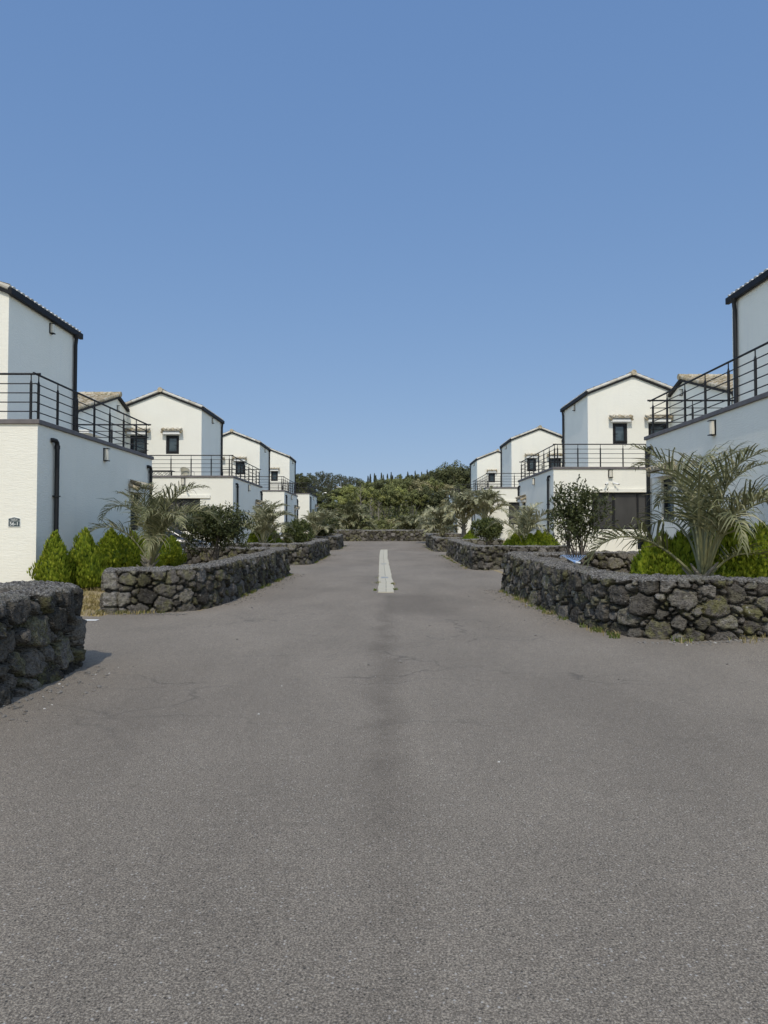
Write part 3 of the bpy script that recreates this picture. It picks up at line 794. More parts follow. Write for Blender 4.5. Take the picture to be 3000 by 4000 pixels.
        if canopy:
            c = s.mb(); t_ = []; o = .16
            if ax_ == 'x':
                yw = depthpos - .1
                c.box(a0-.10, a1+.10, yw-.24, yw-.002, z1+.03, z1+.17); 
            else:
                xw_ = depthpos - .12
                c.box(xw_-.24, xw_-.002, a0-.10, a1+.10, z1+.03, z1+.17)
            co = c.build('canopy', WHITEP, w_, bevel=.008)
            c2 = s.mb()
            if ax_ == 'x':
                tile_slope(c2, t_, (a0-.17, yw-.31, z1+.20), (1,0,0), Vector((0,1,.45)).normalized(), a1-a0+.34, .34, per=.25, course=.34, hh=.075, seed=5, skirt=-.004)
                for xx in (a0-.15, a1+.15): barrel_row(c2, t_, (xx, yw-.27, z1+.13), (xx, yw-.01, z1+.24), .055, .3)
            else:
                tile_slope(c2, t_, (xw_-.31, a0-.17, z1+.20), (0,1,0), Vector((1,0,.45)).normalized(), a1-a0+.34, .34, per=.25, course=.34, hh=.075, seed=5, skirt=-.004)
                for yy in (a0-.15, a1+.15): barrel_row(c2, t_, (xw_-.27, yy, z1+.13), (xw_-.01, yy, z1+.24), .055, .3)
            c2.build('canopy_tile', TILE, co, attrs={'tint': t_})
        return w_
    def lamp(s, x, y, z, facing, parent, h=.30):
        m = s.mb(); g = s.mb(); wd = .075
        if facing == 'x':      # on a wall facing the lane
            m.box(x-.025, x-.002, y-wd-.015, y+wd+.015, z-h/2-.02, z+h/2+.02); m.box(x-.12, x-.026, y-wd, y+wd, z-h/2-.018, z-h/2); m.box(x-.12, x-.026, y-wd, y+wd, z+h/2, z+h/2+.018)
            g.prism([(x-.026, y-wd+.008), (x-.085, y-wd+.012), (x-.112, y-.02), (x-.112, y+.02), (x-.085, y+wd-.012), (x-.026, y+wd-.008)], 'z', z-h/2+.002, z+h/2-.002)
        else:
            m.box(x-wd-.02, x+wd+.02, y-.025, y-.002, z-h/2-.025, z+h/2+.025); m.box(x-wd-.015, x+wd+.015, y-.12, y-.026, z-h/2-.022, z-h/2); m.box(x-wd-.015, x+wd+.015, y-.12, y-.026, z+h/2, z+h/2+.022)
            g.prism([(x-wd+.01, y-.026), (x+wd-.01, y-.026), (x+wd-.015, y-.085), (x+.02, y-.112), (x-.02, y-.112), (x-wd+.015, y-.085)], 'z', z-h/2+.002, z+h/2-.002)
        l = m.build('wall_lamp', FASCIA, parent); g.build('lamp_shade', LAMPG, l, recalc=True)
    def pipe(s, x, pts, parent, name='downpipe', r=.05):
        m = s.mb(); m.tube(pts, r, 10)
        p = m.build(name, PIPE, parent, smooth=False)
        return p
    def fittings(s):
        R_ = s.root; x0, Yn, Yf, zp, Yu = s.X0, s.Yn, s.Yf, s.zp, s.Yu
        s.window('x', s.lw, Yn+.12, R_, big=True)
        s.window('y', s.rw, x0+.11, R_, canopy=True)
        s.window('x', s.w1, Yu+.09, R_, canopy=True, handle=True)
        s.window('x', s.w2, Yu+.09, R_, canopy=True)
        l = s.mb(); l.box(8.5, 11.7, Yn-.07, Yn-.002, s.lw[3]+.01, s.lw[3]+.17); l.build('lintel', STUCCO, R_, bevel=.008)
        s.lamp(x0, (Yn+Yf)/2 - .1, zp-.36, 'x', R_); s.lamp(9.82, Yn, zp-.30, 'y', R_)
        s.lamp(s.xu0, Yu+2.3, s.ze-.30, 'x', R_, .26)
        if s.full: s.lamp(s.wing[0], s.wing[3]+.1, s.wing[4]-.55, 'x', R_, .26)
        # ground floor drain pipes with elbows, one near each end of the lane-side wall
        for yy in ([Yn+.75, Yf-.32]):
            zt = zp-.42; xs = x0-.075
            pts = [(x0-.004, yy-.16, zt+.05), (x0-.05, yy-.13, zt+.055), (xs, yy-.07, zt+.045), (xs, yy-.02, zt+.01), (xs, yy, zt-.06), (xs, yy, zt-.12), (xs, yy, s.zb+.05)]
            p = s.pipe(x0, pts, R_)
            k = s.mb(); k.tube([(xs, yy, zt-.05), (xs, yy, zt-.13)], .06, 10); k.build('pipe_collar', PIPE, p)
            for zz in (zt-1.2, zt-2.4):
                k = s.mb(); k.box(xs-.06, x0-.003, yy-.062, yy+.062, zz, zz+.03); k.build('pipe_bracket', PIPE, p)
        # upper downpipe under the gutter
        ydp = s.Yf-.34; xg = s.xu0-.10; xs = s.xu0-.075; zt = s.ze-.08
        p = s.pipe(x0, [(xg, ydp, zt), (xg, ydp, zt-.08), (xs, ydp, zt-.3), (xs, ydp, zp-.34)], R_, r=.055)
        k = s.mb(); k.tube([(xg, ydp, zt+.02), (xg, ydp, zt-.1)], [.10, .06], 10); k.build('hopper', PIPE, p)
        # pair of small white cameras under the front lamp
        zc = zp-.74
        for dx in (-.13, .13):
            c = s.mb(); X_ = 9.82+dx
            c.tube([(X_, Yn-.003, zc+.05), (X_, Yn-.06, zc+.05)], .045, 10)
            c.tube([(X_, Yn-.05, zc+.03), (X_+dx*.6, Yn-.14, zc)], .014, 6)
            c.tube([(X_+dx*.35, Yn-.10, zc+.01), (X_+dx*1.2, Yn-.26, zc-.04)], .036, 10)
            co = c.build('security_camera', WHITEP, R_)
            l = s.mb(); l.tube([(X_+dx*1.205, Yn-.261, zc-.0405), (X_+dx*1.24, Yn-.27, zc-.043)], .028, 10); l.build('lens', FRAME, co)

H = {}
H['L1'] = House(-1, 15.0, 22.4, 0.2, 3.91, 'white house at the left edge of the photo with number plate 56-1')
H['L2'] = House(-1, 34.4, 42.4, 0.42, 4.27, 'white house behind 56-1 on the left with terrace chairs and dark car below')
H['L3'] = House(-1, 52.0, 59.8, 0.77, 4.62, 'third white house from the front on the left side of the lane')
H['L4'] = House(-1, 69.3, 77.0, 1.45, 5.36, 'farthest white house on the left, railing against dark trees')
H['R1'] = House(1, 11.8, 19.8, 0.3, 4.19, 'white house at the right edge of the photo behind the big palm')
H['R2'] = House(1, 30.7, 38.7, 0.45, 4.35, 'white house with wide dark front window behind the open-stemmed tree on the right')
H['R3'] = House(1, 51.2, 59.2, 0.9, 4.79, 'third white house from the front on the right, one tall window showing')
H['R4'] = House(1, 71.5, 80.3, 1.45, 5.37, 'farthest white house on the right, half hidden by silvery palms')

# ------------------------------------------------------------------ number plate on house 56-1
def text_mesh(txt, size, thick=0.002):
    cu = bpy.data.curves.new('t', 'FONT'); cu.body = txt; cu.size = size; cu.extrude = thick; cu.align_x = 'CENTER'; cu.align_y = 'CENTER'
    o = bpy.data.objects.new('t', cu); COL.objects.link(o)
    bpy.context.view_layer.update()
    me = bpy.data.meshes.new_from_object(o.evaluated_get(bpy.context.evaluated_depsgraph_get()))
    bpy.data.objects.remove(o); return me
PLATE = simple('plate_blue_grey', (0.045, 0.065, 0.072), 0.4); PLW = simple('plate_white', (0.82, 0.82, 0.78), 0.5)
pr = empty('number_plate', (-7.865, 14.998, 1.72), 'small blue-grey house-shaped plate reading 56-1 on white wall', 'house sign')
def plate_poly(w, h, r, b=0.0): return [(-w/2+b, -h/2+b), (w/2-b, -h/2+b), (w/2-b, h/2-r-b*.4), (0, h/2-b), (-w/2+b, h/2-r-b*.4)]
m = MB(); m.prism([(x-7.865, z+1.72) for x, z in plate_poly(.262, .215, .035)], 'y', 14.988, 14.998); m.build('plate_border', PLW, pr, recalc=True)
m = MB(); m.prism([(x-7.865, z+1.72) for x, z in [(-.12,-.096),(.12,-.096),(.12,.018),(-.12,.018)]], 'y', 14.984, 14.9885); m.build('number_panel', PLATE, pr, recalc=True)
m = MB(); m.prism([(x-7.865, z+1.72) for x, z in [(-.12,.026),(.12,.026),(.12,.070),(0,.099),(-.12,.070)]], 'y', 14.984, 14.9885); m.build('street_panel', PLATE, pr, recalc=True)
for nm, tx, sz, dz in (('number', '56-1', .105, -.040), ('street_name', '민속해안로', .032, .056), ('street_name_roman', 'Minsokhaean-ro', .016, .034)):
    me = text_mesh(tx, sz); me.materials.append(PLW)
    o = link(nm, me, pr, (0, -.016, dz)); o.rotation_euler = (R(90), 0, 0)

# ------------------------------------------------------------------ drain channel down the lane
dr = empty('drain_channel', (0, 33, gz(0, 33)), 'pale concrete drain strip with slots along the lane centre', 'drain')
y = 17.45; k = 0; rd = random.Random(4)
SLOT = simple('dark_slot', (0.07, 0.065, 0.05), 0.9)
SEAM = simple('worn_metal_grate', (0.27, 0.28, 0.27), 0.6)
while y < 50.2:
    ln = 1.0; y1 = min(y+ln, 50.3); ym = (y+y1)/2
    cx = 0.055*math.sin(y*0.11)-0.01 + rd.uniform(-.012, .012); hw = 0.205 + 0.0012*(y-17) + rd.uniform(-.012, .012)
    z = gz(0, ym)
    m = MB(); za, zb_ = gz(0, y)+.006, gz(0, y1)+.006; g_ = .0015
    top = .022 + rd.uniform(-.004, .004)
    m.add([(cx-hw, y+g_, za-.05), (cx+hw+rd.uniform(-.01,.01), y+g_, za-.05), (cx+hw, y1-g_, zb_-.05), (cx-hw, y1-g_, zb_-.05),
           (cx-hw, y+g_, za+top), (cx+hw+rd.uniform(-.01,.01), y+g_, za+top), (cx+hw, y1-g_, zb_+top), (cx-hw, y1-g_, zb_+top)],
          [(0,3,2,1),(4,5,6,7),(0,1,5,4),(1,2,6,5),(2,3,7,6),(3,0,4,7)])
    sl = m.build('cover_slab', CONC, dr, bevel=0.004)
    for q in (0.26, 0.74):
        yy = y + (y1-y)*q; zz = za+(zb_-za)*q+top+.0015
        if k in (5, 14): continue
        s_ = MB(); s_.add([(cx-.012, yy-.10, zz), (cx+.012, yy-.10, zz), (cx+.012, yy+.10, zz), (cx-.012, yy+.10, zz),
                           (cx-.012, yy-.10, zz-.004), (cx+.012, yy-.10, zz-.004), (cx+.012, yy+.10, zz-.004), (cx-.012, yy+.10, zz-.004)],
                          [(0,1,2,3),(7,6,5,4),(0,4,5,1),(1,5,6,2),(2,6,7,3),(3,7,4,0)])
        s_.build('slot', SLOT, sl)
    if k in (5, 14):
        s_ = MB(); zz = za + top + .002; s_.box(cx-.13, cx+.10, y+.2, y1-.2, zz-.004, (zb_+za)/2+top+.004); s_.build('grate', SEAM, sl)
    y = y1; k += 1

# ------------------------------------------------------------------ plants
class LF:
    """leaf soup: vertices, faces and a tint per vertex"""
    def __init__(s): s.v = []; s.f = []; s.t = []
    def leaf(s, p, d, n, L_, W_, t, fold=0.15, droop=0.0):
        b = len(s.v); sd = d.cross(n).normalized()*W_*.5; nn = n*L_*fold
        m1 = p + d*L_*.45
        s.v += [p, m1+sd+nn*.3, p+d*L_ - Vector((0,0,droop)), m1-sd+nn*.3, m1 - nn*.15]
        s.f += [(b, b+1, b+4), (b+1, b+2, b+4), (b+2, b+3, b+4), (b+3, b, b+4)]
        s.t += [t]*5
    def card(s, p, d, n, L_, W_, t):
        b = len(s.v); sd = d.cross(n).normalized()*W_*.5
        s.v += [p-d*L_*.5, p+sd, p+d*L_*.5, p-sd]; s.f.append((b, b+1, b+2, b+3)); s.t += [t]*4
    def mesh(s, name, mat): return make_mesh(name, [tuple(q) for q in s.v], s.f, mat, False, {'tint': s.t})

def rv(r):
    while True:
        v = Vector((r.uniform(-1,1), r.uniform(-1,1), r.uniform(-1,1)))
        if 0.05 < v.length < 1: return v.normalized()

# --- palms
def frond_mesh(name, L_, e0, bend, seed, mat, npair=40, lmax=0.56, side=0.0, wmul=1.0):
    r = random.Random(seed); lf = LF()
    n_ = 40; P = [Vector((0,0,0))]; ang = e0; T = []
    for i in range(n_):
        t = (i+.5)/n_
        ang = e0 - bend*(t**2.1)
        sidew = side*t*t
        d = Vector((math.cos(ang)*math.cos(sidew), math.cos(ang)*math.sin(sidew), math.sin(ang))); T.append(d); P.append(P[-1]+d*(L_/n_))
    T.append(T[-1])
    # rachis
    mb_ = MB(); rr = [0.022*(1-0.88*(i/n_)**0.7)*(L_/1.8)**.3+.002 for i in range(n_+1)]
    idx = list(range(0, n_+1, 3)); mb_.tube([P[i] for i in idx], [rr[i] for i in idx], 5)
    lf.v += [Vector(q) for q in mb_.v]; lf.f += mb_.f; lf.t += [0.55]*len(mb_.v)
    for k in range(npair):
        t = 0.31 + 0.69*(k+.5+r.uniform(-.3,.3))/npair; i = min(n_-1, int(t*n_)); p = P[i].lerp(P[i+1], t*n_-i); d = T[i]
        sd = d.cross(Vector((0,0,1)));
        if sd.length < .05: sd = Vector((0,1,0))
        sd.normalize(); upv = sd.cross(d).normalized()
        tt = max(0, min(1, (t-.31)/.69))
        ll = lmax*(0.45+0.55*math.sin(math.pi*min(1, tt*1.0+.18)))*(1-0.5*tt**3)*r.uniform(.7, 1.15)
        for sg in (-1, 1):
            fwd = 0.55+0.7*tt
            dr_ = (sd*sg*0.8 + d*(fwd+r.uniform(-.15,.25)) + upv*(0.5+r.uniform(-.35,.35))).normalized()
            wd = 0.027*wmul*(1-.3*tt)*r.uniform(.8,1.15); tint = min(1, max(0, r.gauss(.45,.26)))
            pts = [p]; dd = dr_.copy()
            for q in range(4):
                pts.append(pts[-1] + dd*(ll/4)); dd = (dd + Vector((0,0,-0.26*(1+.7*q)*r.uniform(.1,1.9)))).normalized()
            b = len(lf.v); nrm = dr_.cross(d)
            if nrm.length < .05: nrm = upv
            wv_ = nrm.normalized().cross(dr_).normalized()
            ws = [.5, 1, .9, .6]
            for q in range(4):
                lf.v += [pts[q]+wv_*wd*.5*ws[q], pts[q]-wv_*wd*.5*ws[q]]; lf.t += [tint*.9, tint*.9]
            lf.v.append(pts[4]); lf.t.append(min(1, tint+.15))
            for q in range(3): lf.f.append((b+2*q, b+2*q+2, b+2*q+3, b+2*q+1))
            lf.f.append((b+6, b+8, b+7))
    return lf.mesh(name, mat)

def frond_set(mat, tagn, s0, npair=40, wmul=1.0, bmul=1.0):
    out = []
    for k in range(12):
        e0 = R([89, 87, 85, 83, 80, 78, 75, 71, 67, 62, 55, 46][k]); bend = R([30, 58, 84, 66, 112, 92, 128, 108, 128, 116, 118, 112][k])
        out.append(frond_mesh('frond_'+tagn, 1.8*[.8,.9,1,1,1.05,1.05,1.05,1,1,.95,.9,.8][k], e0, bend*bmul, s0+k, mat, npair, .58, wmul=wmul, side=[.2,-.3,.4,-.2,.3,-.4,.3,-.2,.35,-.3,.2,-.2][k]))
    return out
FR_G = frond_set(PALM, 'green', 100, 34, .85, 1.12); FR_S = frond_set(PALMF, 'silvery', 200, 36, 1.4, 1.1); FR_F = frond_set(PALMF, 'far', 300, 30, 2.0, 1.05); FR_FG = frond_set(PALM, 'far_green', 400, 30, 2.2, 1.05)

def palm(x, y, label, scale=1.0, nf=22, stem=0.45, seed=0, silver=False, lean=(0, 0), wind=0.0, zoff=0.0, group='jelly palms in the gardens'):
    r = random.Random(seed); z = gz(x, y)+zoff
    root = empty('palm_tree', (x, y, z), label, 'palm tree', group)
    m = MB(); st = stem
    pts = [(x+lean[0]*t, y+lean[1]*t, z-.1+(st+.1)*t) for t in (0, .3, .6, 1)]
    m.tube(pts, [.15*scale, .13*scale, .11*scale, .075*scale], 10)
    for k in range(14):      # old leaf bases
        a = k*2.4; t = .25+.7*k/14; c = Vector((x+lean[0]*t, y+lean[1]*t, z+st*t))
        d = Vector((math.cos(a), math.sin(a), 1.5)).normalized()
        m.tube([c+d*.05, c+d*.16*scale+Vector((math.cos(a),math.sin(a),0))*.05, c+d*.27*scale+Vector((math.cos(a),math.sin(a),0))*.08], [.04*scale,.028*scale,.012*scale], 6)
    m.build('trunk', PALMB, root)
    fr = (FR_F if y > 45 else FR_S) if silver else (FR_FG if y > 45 else FR_G)
    for k in range(nf):
        q = k/nf; vi = min(11, max(0, int(q*12 + r.uniform(-1, 1))))
        a = k*2.39996 + r.uniform(-.3,.3)
        if wind: a = a - wind*math.sin(a)      # bends azimuths towards +x
        o = bpy.data.objects.new('frond', fr[vi]); COL.objects.link(o); o.parent = root
        o.location = (lean[0]+.03*math.cos(a), lean[1]+.03*math.sin(a), st - .12*q*scale)
        o.rotation_euler = (r.uniform(-.2,.2), r.uniform(-.15,.12), a)
        s_ = scale*1.22*r.uniform(.85, 1.12); o.scale = (s_, s_, s_)
    return root

palm(-5.6, 16.4, 'big grey-green palm with arching fronds behind the left curved wall', 1.02, 16, 0.6, 3, False, (.2, 0), 0.2, .05)
palm(5.08, 11.75, 'largest palm, shaggy and windswept, behind the right foreground wall', 1.2, 18, 0.5, 5, False, (.2, .0), 0.75, .15)
palm(-5.6, 32.6, 'grey palm on the left between the dark round shrubs', 1.05, 22, .35, 8, True, (0, 0), 0.3, .3)
palm(-4.9, 49.2, 'small grey palm on the left just before the farthest garden wall', 1.0, 20, .4, 9, True, (0, 0), .2, .5)
palm(-4.6, 55.5, 'grey palm at the left end of the lane beside the last shrub', 1.0, 22, .4, 10, True, (0, 0), .3, .5)
palm(5.75, 29.3, 'slim young palm in front of the tiled window canopy on the right', .9, 13, .5, 12, True, (0, 0), .2, .15)
palm(5.6, 50.0, 'tall silvery palm on the right before the farthest house', 1.3, 28, .8, 13, True, (0, 0), .3, .6)
palm(6.9, 48.6, 'silvery palm on the right against the third white house', 1.25, 26, .9, 14, True, (0, 0), .2, .6)
palm(4.4, 53.5, 'drooping silvery palm on the right close to the lane wall', 1.2, 26, .35, 15, True, (0, 0), .1, .5)
palm(4.1, 62.5, 'grey palm at the right end of the lane near the end wall', 1.1, 22, .4, 16, True, (0, 0), .1, .3)
palm(-2.95, 69.8, 'broad palm left of centre behind the end wall', 1.5, 30, .5, 17, False, (0, 0), 0, .1)
palm(-5.6, 70.5, 'palm at the left behind the end wall', 1.2, 24, .5, 18, True, (0, 0), .2, .1)
palm(2.35, 69.4, 'low spreading palm right of centre behind the end wall', 1.25, 28, .2, 19, False, (0, 0), 0, .1)
palm(5.4, 70.0, 'palm at the right behind the end wall', 1.2, 26, .4, 20, False, (0, 0), -.1, .1)

# --- golden conifers
def conifer_mesh(name, seed, n_=1500, slim=0.40):
    """height 1, radius about slim; upright flame-like sprays"""
    r = random.Random(seed); lf = LF()
    lump = [(r.uniform(0, 6.28), r.uniform(.05,.85), r.uniform(.10,.26)) for _ in range(16)]
    def rad(h, a):
        base = slim*1.08*(1-h**2.1)*(0.66+0.34*min(1, h/0.25)); 
        for la, lh, am in lump:
            base += slim*am*math.exp(-((h-lh)/.13)**2)*max(0, math.cos(a-la))**6*1.3
        return base*(1+.06*math.sin(5*a+9*h+seed))
    for k in range(n_):
        h = 1-(r.random()**0.62); h = max(.01, min(.985, h)); a = r.uniform(0, 6.283)
        R_ = rad(h, a)*r.uniform(.80, 1.04); out = Vector((math.cos(a), math.sin(a), 0)); p = out*R_ + Vector((0,0,h*.96))
        t0 = min(1, max(0, r.gauss(.48, .2)))
        d0 = (out*r.uniform(.25,.6) + Vector((0,0,1)) + rv(r)*.22).normalized(); nn = (out + rv(r)*.5).normalized(); nn = (nn - d0*nn.dot(d0)).normalized()
        sd = d0.cross(nn)
        for q in (-1, 0, 1):
            d = (d0 + sd*q*.45).normalized(); L_ = r.uniform(.055, .095)*(1.15 if q == 0 else .85)
            lf.card(p+d*L_*.35, d, nn, L_, L_*.36, min(1, max(0, t0+r.uniform(-.1,.12))))
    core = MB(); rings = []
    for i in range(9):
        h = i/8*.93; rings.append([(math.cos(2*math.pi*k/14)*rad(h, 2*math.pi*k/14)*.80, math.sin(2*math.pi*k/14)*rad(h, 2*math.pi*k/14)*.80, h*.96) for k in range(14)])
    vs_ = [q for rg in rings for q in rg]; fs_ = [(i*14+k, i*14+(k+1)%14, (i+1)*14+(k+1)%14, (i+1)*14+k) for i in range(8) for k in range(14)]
    b = len(lf.v); lf.v += [Vector(q) for q in vs_]; lf.f += [tuple(b+i for i in q) for q in fs_]; lf.t += [.0]*len(vs_)  # core takes the darkest leaf tint, painting shade into gaps between sprays
    return lf.mesh(name, CONIF)
CONM = [conifer_mesh('conifer_foliage', 30+k, 2300, [.40,.36,.44,.38][k]) for k in range(4)]
def stemmesh(h=.25):
    m = MB(); m.tube([(0,0,-.1),(0,0,h*.5),(0,0,h)], [.03,.028,.02], 7); return make_mesh('conifer_stem', m.v, m.f, BARK)
CST = stemmesh()
def conifer(x, y, ht, wd, label, seed, group='golden conifer bushes', zo=0.0):
    r = random.Random(seed); z = gz(x, y)+zo
    root = empty('conifer_bush', (x, y, z), label, 'conifer bush', group)
    o = link('foliage', CONM[seed % 4], root, (0, 0, .05)); o.scale = (wd/.8, wd/.8, ht); o.rotation_euler = (0, 0, r.uniform(0, 6.28))
    link('stem', CST, root)
ordn = ['first', 'second', 'third', 'fourth', 'fifth', 'sixth', 'seventh', 'eighth', 'ninth', 'tenth']
conifer(-6.88, 14.75, 1.26, .70, 'leftmost golden conifer, at the near corner of house 56-1', 1)
conifer(-6.48, 15.3, 1.30, .62, 'golden conifer touching the leftmost one on its right', 2)
for k, (xd, yy, ht, wd) in enumerate([(240,17.2,1.25,.95),(262,18.0,1.1,.85),(287,18.8,1.18,.9),(309,19.6,1.05,.85),(333,20.4,1.12,.9),(352,21.2,1.1,.8),(371,21.9,1.0,.8)]):
    conifer((xd-831)/1526*yy, yy, ht, wd, ordn[k]+' from the left in the conifer row along house 56-1', 3+k, 'conifer row along the left house', .02)
for k, (xd, yy, ht, wd) in enumerate([(1398,13.0,1.2,.75),(1432,12.9,1.34,.8),(1468,12.8,1.28,.82),(1502,12.9,1.34,.8),(1540,12.7,1.3,.82),(1573,12.8,1.5,.72),(1607,12.6,1.22,.8),(1645,12.6,1.32,.85),(1690,12.5,1.32,.85)]):
    conifer((xd-831)/1526*yy, yy, ht, wd, ordn[k]+' from the left in the conifer hedge behind the right foreground wall', 13+k, 'conifer hedge behind the right foreground wall', .0)
for k, (xd, yy, ht, wd) in enumerate([(1098,29.2,.95,.8),(1112,29.4,1.1,.8),(1128,29.5,1.1,.85),(1146,29.3,.95,.85),(1163,29.4,1.05,.85),(1178,29.2,1.0,.8),(1190,29.0,.85,.7)]):
    conifer((xd-831)/1526*yy, yy, ht, wd, ordn[k]+' from the left in the hedge below the right house with wide dark window', 25+k, 'conifer hedge below the second right house', .05)
conifer(-6.1, 33.4, 1.2, .9, 'golden conifer left of the second palm on the left', 41, zo=.1)
conifer(-5.55, 34.6, 1.25, 1.1, 'golden conifer right of the second palm on the left', 42, zo=.1)
conifer(5.15, 42.6, 1.1, 1.0, 'golden conifer behind the round tree on the right', 43, zo=.1)

# --- broadleaf shrubs and small trees near the lane
def shrub(x, y, label, cx, cz, rx, rz, seed, mat, nleaf=3600, stems=6, leafl=.075, base=0.0, spread=.5, group='glossy shrubs in the gardens', name='shrub', cat='shrub', lobes=9, cone=0.0, loose=0.0):
    r = random.Random(seed); z = gz(x, y)+base
    root = empty(name, (x, y, z), label, cat, group)
    C = Vector((x+cx, y, z+cz)); m = MB(); lf = LF()
    lob = []
    for k in range(lobes):
        d = rv(r); f = r.uniform(.25,.75); h = d.z*f
        sh = 1-cone*max(0, h)
        lob.append((C+Vector((d.x*rx*f*sh, d.y*rx*f*sh, h*rz)), r.uniform(.38,.58)*(1-.35*cone*max(0, h))))
    for k in range(stems):
        a = 6.28*k/stems+r.uniform(-.4,.4); q = lob[k % lobes][0]
        p0 = Vector((x+math.cos(a)*.06, y+math.sin(a)*.06, z-.1)); mid = p0.lerp(q, .5)+Vector((math.cos(a)*.12*spread, math.sin(a)*.12*spread, -.05+r.uniform(-.05,.1)))
        pts = [p0, p0.lerp(mid,.5)+rv(r)*.03, mid, mid.lerp(q,.6)+rv(r)*.04, q]
        m.tube(pts, [.035,.03,.024,.015,.006], 7)
        for b_ in range(4):
            s0 = pts[2+b_ % 2]; e = s0 + (q-s0)*.5 + rv(r)*Vector((rx, rx, rz*.8)).length*.22 + Vector((0,0,.1))
            m.tube([s0, s0.lerp(e,.5)+rv(r)*.03, e], [.014,.009,.004], 5)
    m.build('stem', BARK, root)
    # leaf twigs
    ntw = nleaf//9
    for k in range(ntw):
        c, f = lob[r.randrange(lobes)]; d = rv(r); rr_ = r.uniform(.55,1.0)**.5*(1+(r.random()**6)*loose)
        p = c + Vector((d.x*rx*f*rr_, d.y*rx*f*rr_, d.z*rz*f*rr_))
        td = (d*.8 + Vector((0,0,.7)) + rv(r)*.5).normalized(); t0 = min(1, max(0, r.gauss(.45,.2)))
        for q in range(9):
            pp = p + td*(q*.022); ld = (rv(r) + td*.55 + Vector((0,0,.15))).normalized(); nn = rv(r); nn = (nn + Vector((0,0,1.0))); nn = (nn - ld*nn.dot(ld)).normalized()
            L_ = leafl*r.uniform(.7,1.2)
            lf.leaf(pp, ld, nn, L_, L_*.46, min(1, max(0, t0+r.uniform(-.15,.2))))
    me = lf.mesh('foliage', mat)
    o = link('foliage', me, root, Vector((0,0,0))-Vector((x, y, z)))
    return root
shrub(-4.85, 20.0, 'dark dense shrub above the left curved wall, just right of the big palm', 0, 1.45, .88, .68, 51, SHRUB, 12500, 5, .085, .05, lobes=16, loose=.3)
shrub(4.35, 15.8, 'small open tree with bare splayed stems beside the wide dark window', 0, 1.72, .68, .74, 52, SHRUB, 6800, 7, .075, .1, .9, name='small_tree', cat='tree', lobes=13, cone=.75, loose=.5)
shrub(-4.75, 38.8, 'round green shrub on the left, between two grey palms', 0, .95, 1.0, .75, 53, SHRUB2, 7600, 5, .12, .3, lobes=12)
shrub(-4.55, 51.8, 'dark round shrub at the far left end of the lane', 0, .95, 1.1, .8, 54, SHRUB, 6000, 5, .14, .5, lobes=12)
shrub(4.95, 34.0, 'round-headed green tree with a short trunk on the right of the lane', 0, 1.25, .78, .58, 55, SHRUB2, 8500, 5, .10, .2, .4, name='small_tree', cat='tree', lobes=12, loose=.25)

# --- trees on the hill
def tree_mesh(name, seed, mat, lobes=26, per=120, w=0.5, crown=(.22, 1.0), leaf=.05, top=1.0, flat=1.0):
    """unit tree: height 1, crown half-width w"""
    r = random.Random(seed); lf = LF(); z0, z1 = crown; cz = (z0+z1)/2; hz = (z1-z0)/2
    L_ = []
    for k in range(lobes):
        d = rv(r); f = r.random()**.45*.80
        q = Vector((d.x*w*f, d.y*w*f, cz + d.z*hz*f)); L_.append((q, r.uniform(.10,.19)*min(1, 2*hz), r.gauss(0,.13)))
    for c, rr_, tb in L_:
        for k in range(per):
            d = rv(r); 
            if d.z < -.3 and r.random() < .5: continue
            q = c + Vector((d.x*rr_, d.y*rr_, d.z*rr_*.85))*r.uniform(.6, 1.08)
            n_ = (d + rv(r)*.7 + Vector((0,0,.35))).normalized(); ld = rv(r); ld = (ld - n_*ld.dot(n_)).normalized()
            s_ = leaf*r.uniform(.6,1.3); lf.card(q, ld, n_, s_, s_*.6, min(1, max(0, .48+tb+r.gauss(0,.17)+.12*d.z)))
    m = MB(); 
    for k in range(4):
        a = k*1.7+r.uniform(-.3,.3); q = L_[k*3 % lobes][0]; b0 = Vector((math.cos(a)*.015, math.sin(a)*.015, -.05))
        md = Vector((q.x*.35+r.uniform(-.03,.03), q.y*.35+r.uniform(-.03,.03), z0*.9))
        m.tube([b0, md, md.lerp(q,.6)+rv(r)*.03, q], [.016,.012,.008,.003], 6)
    return lf.mesh(name, mat), make_mesh(name+'_trunk', m.v, m.f, BARKL, False)
BARKL = simple('pale_bark', (0.20, 0.175, 0.14), 0.9, 0.0, 0.3, 2)
TM = {}
for i, (k, mt) in enumerate((('olive', HILLA), ('dark', HILLB), ('yellow', HILLC), ('dry', HILLD))):
    TM[k] = [tree_mesh('hill_tree_'+k, 300+i*10+j, mt, 34, 150, .5, (.24, .98) if j else (.40, .98), .050) for j in range(3)]
def pine_mesh(seed):
    r = random.Random(seed); lf = LF(); m = MB(); m.tube([(0,0,-.05),(r.uniform(-.02,.02),0,.4),(r.uniform(-.03,.03),0,.97)], [.018,.013,.004], 7)
    for k in range(15):
        h = .46+.52*k/15; a = k*2.4; Lb = .24*(1.15-h)/.6*r.uniform(.7,1.2)+.03; c = Vector((math.cos(a)*Lb, math.sin(a)*Lb, h+.03))
        m.tube([(0,0,h-.03), c], [.006,.003], 5)
        for q in range(130):
            d = rv(r); p = c*1.0 + Vector((d.x*.12, d.y*.12, d.z*.055))*r.uniform(.5,1.05); ld = (d+Vector((0,0,.6))).normalized(); n_ = rv(r); n_ = (n_-ld*n_.dot(ld)).normalized()
            s_ = r.uniform(.025,.05); lf.card(p, ld, n_, s_, s_*.45, min(1, max(0, r.gauss(.45,.2))))
    return lf.mesh('pine_crown', PINE), make_mesh('pine_trunk', m.v, m.f, BARK)
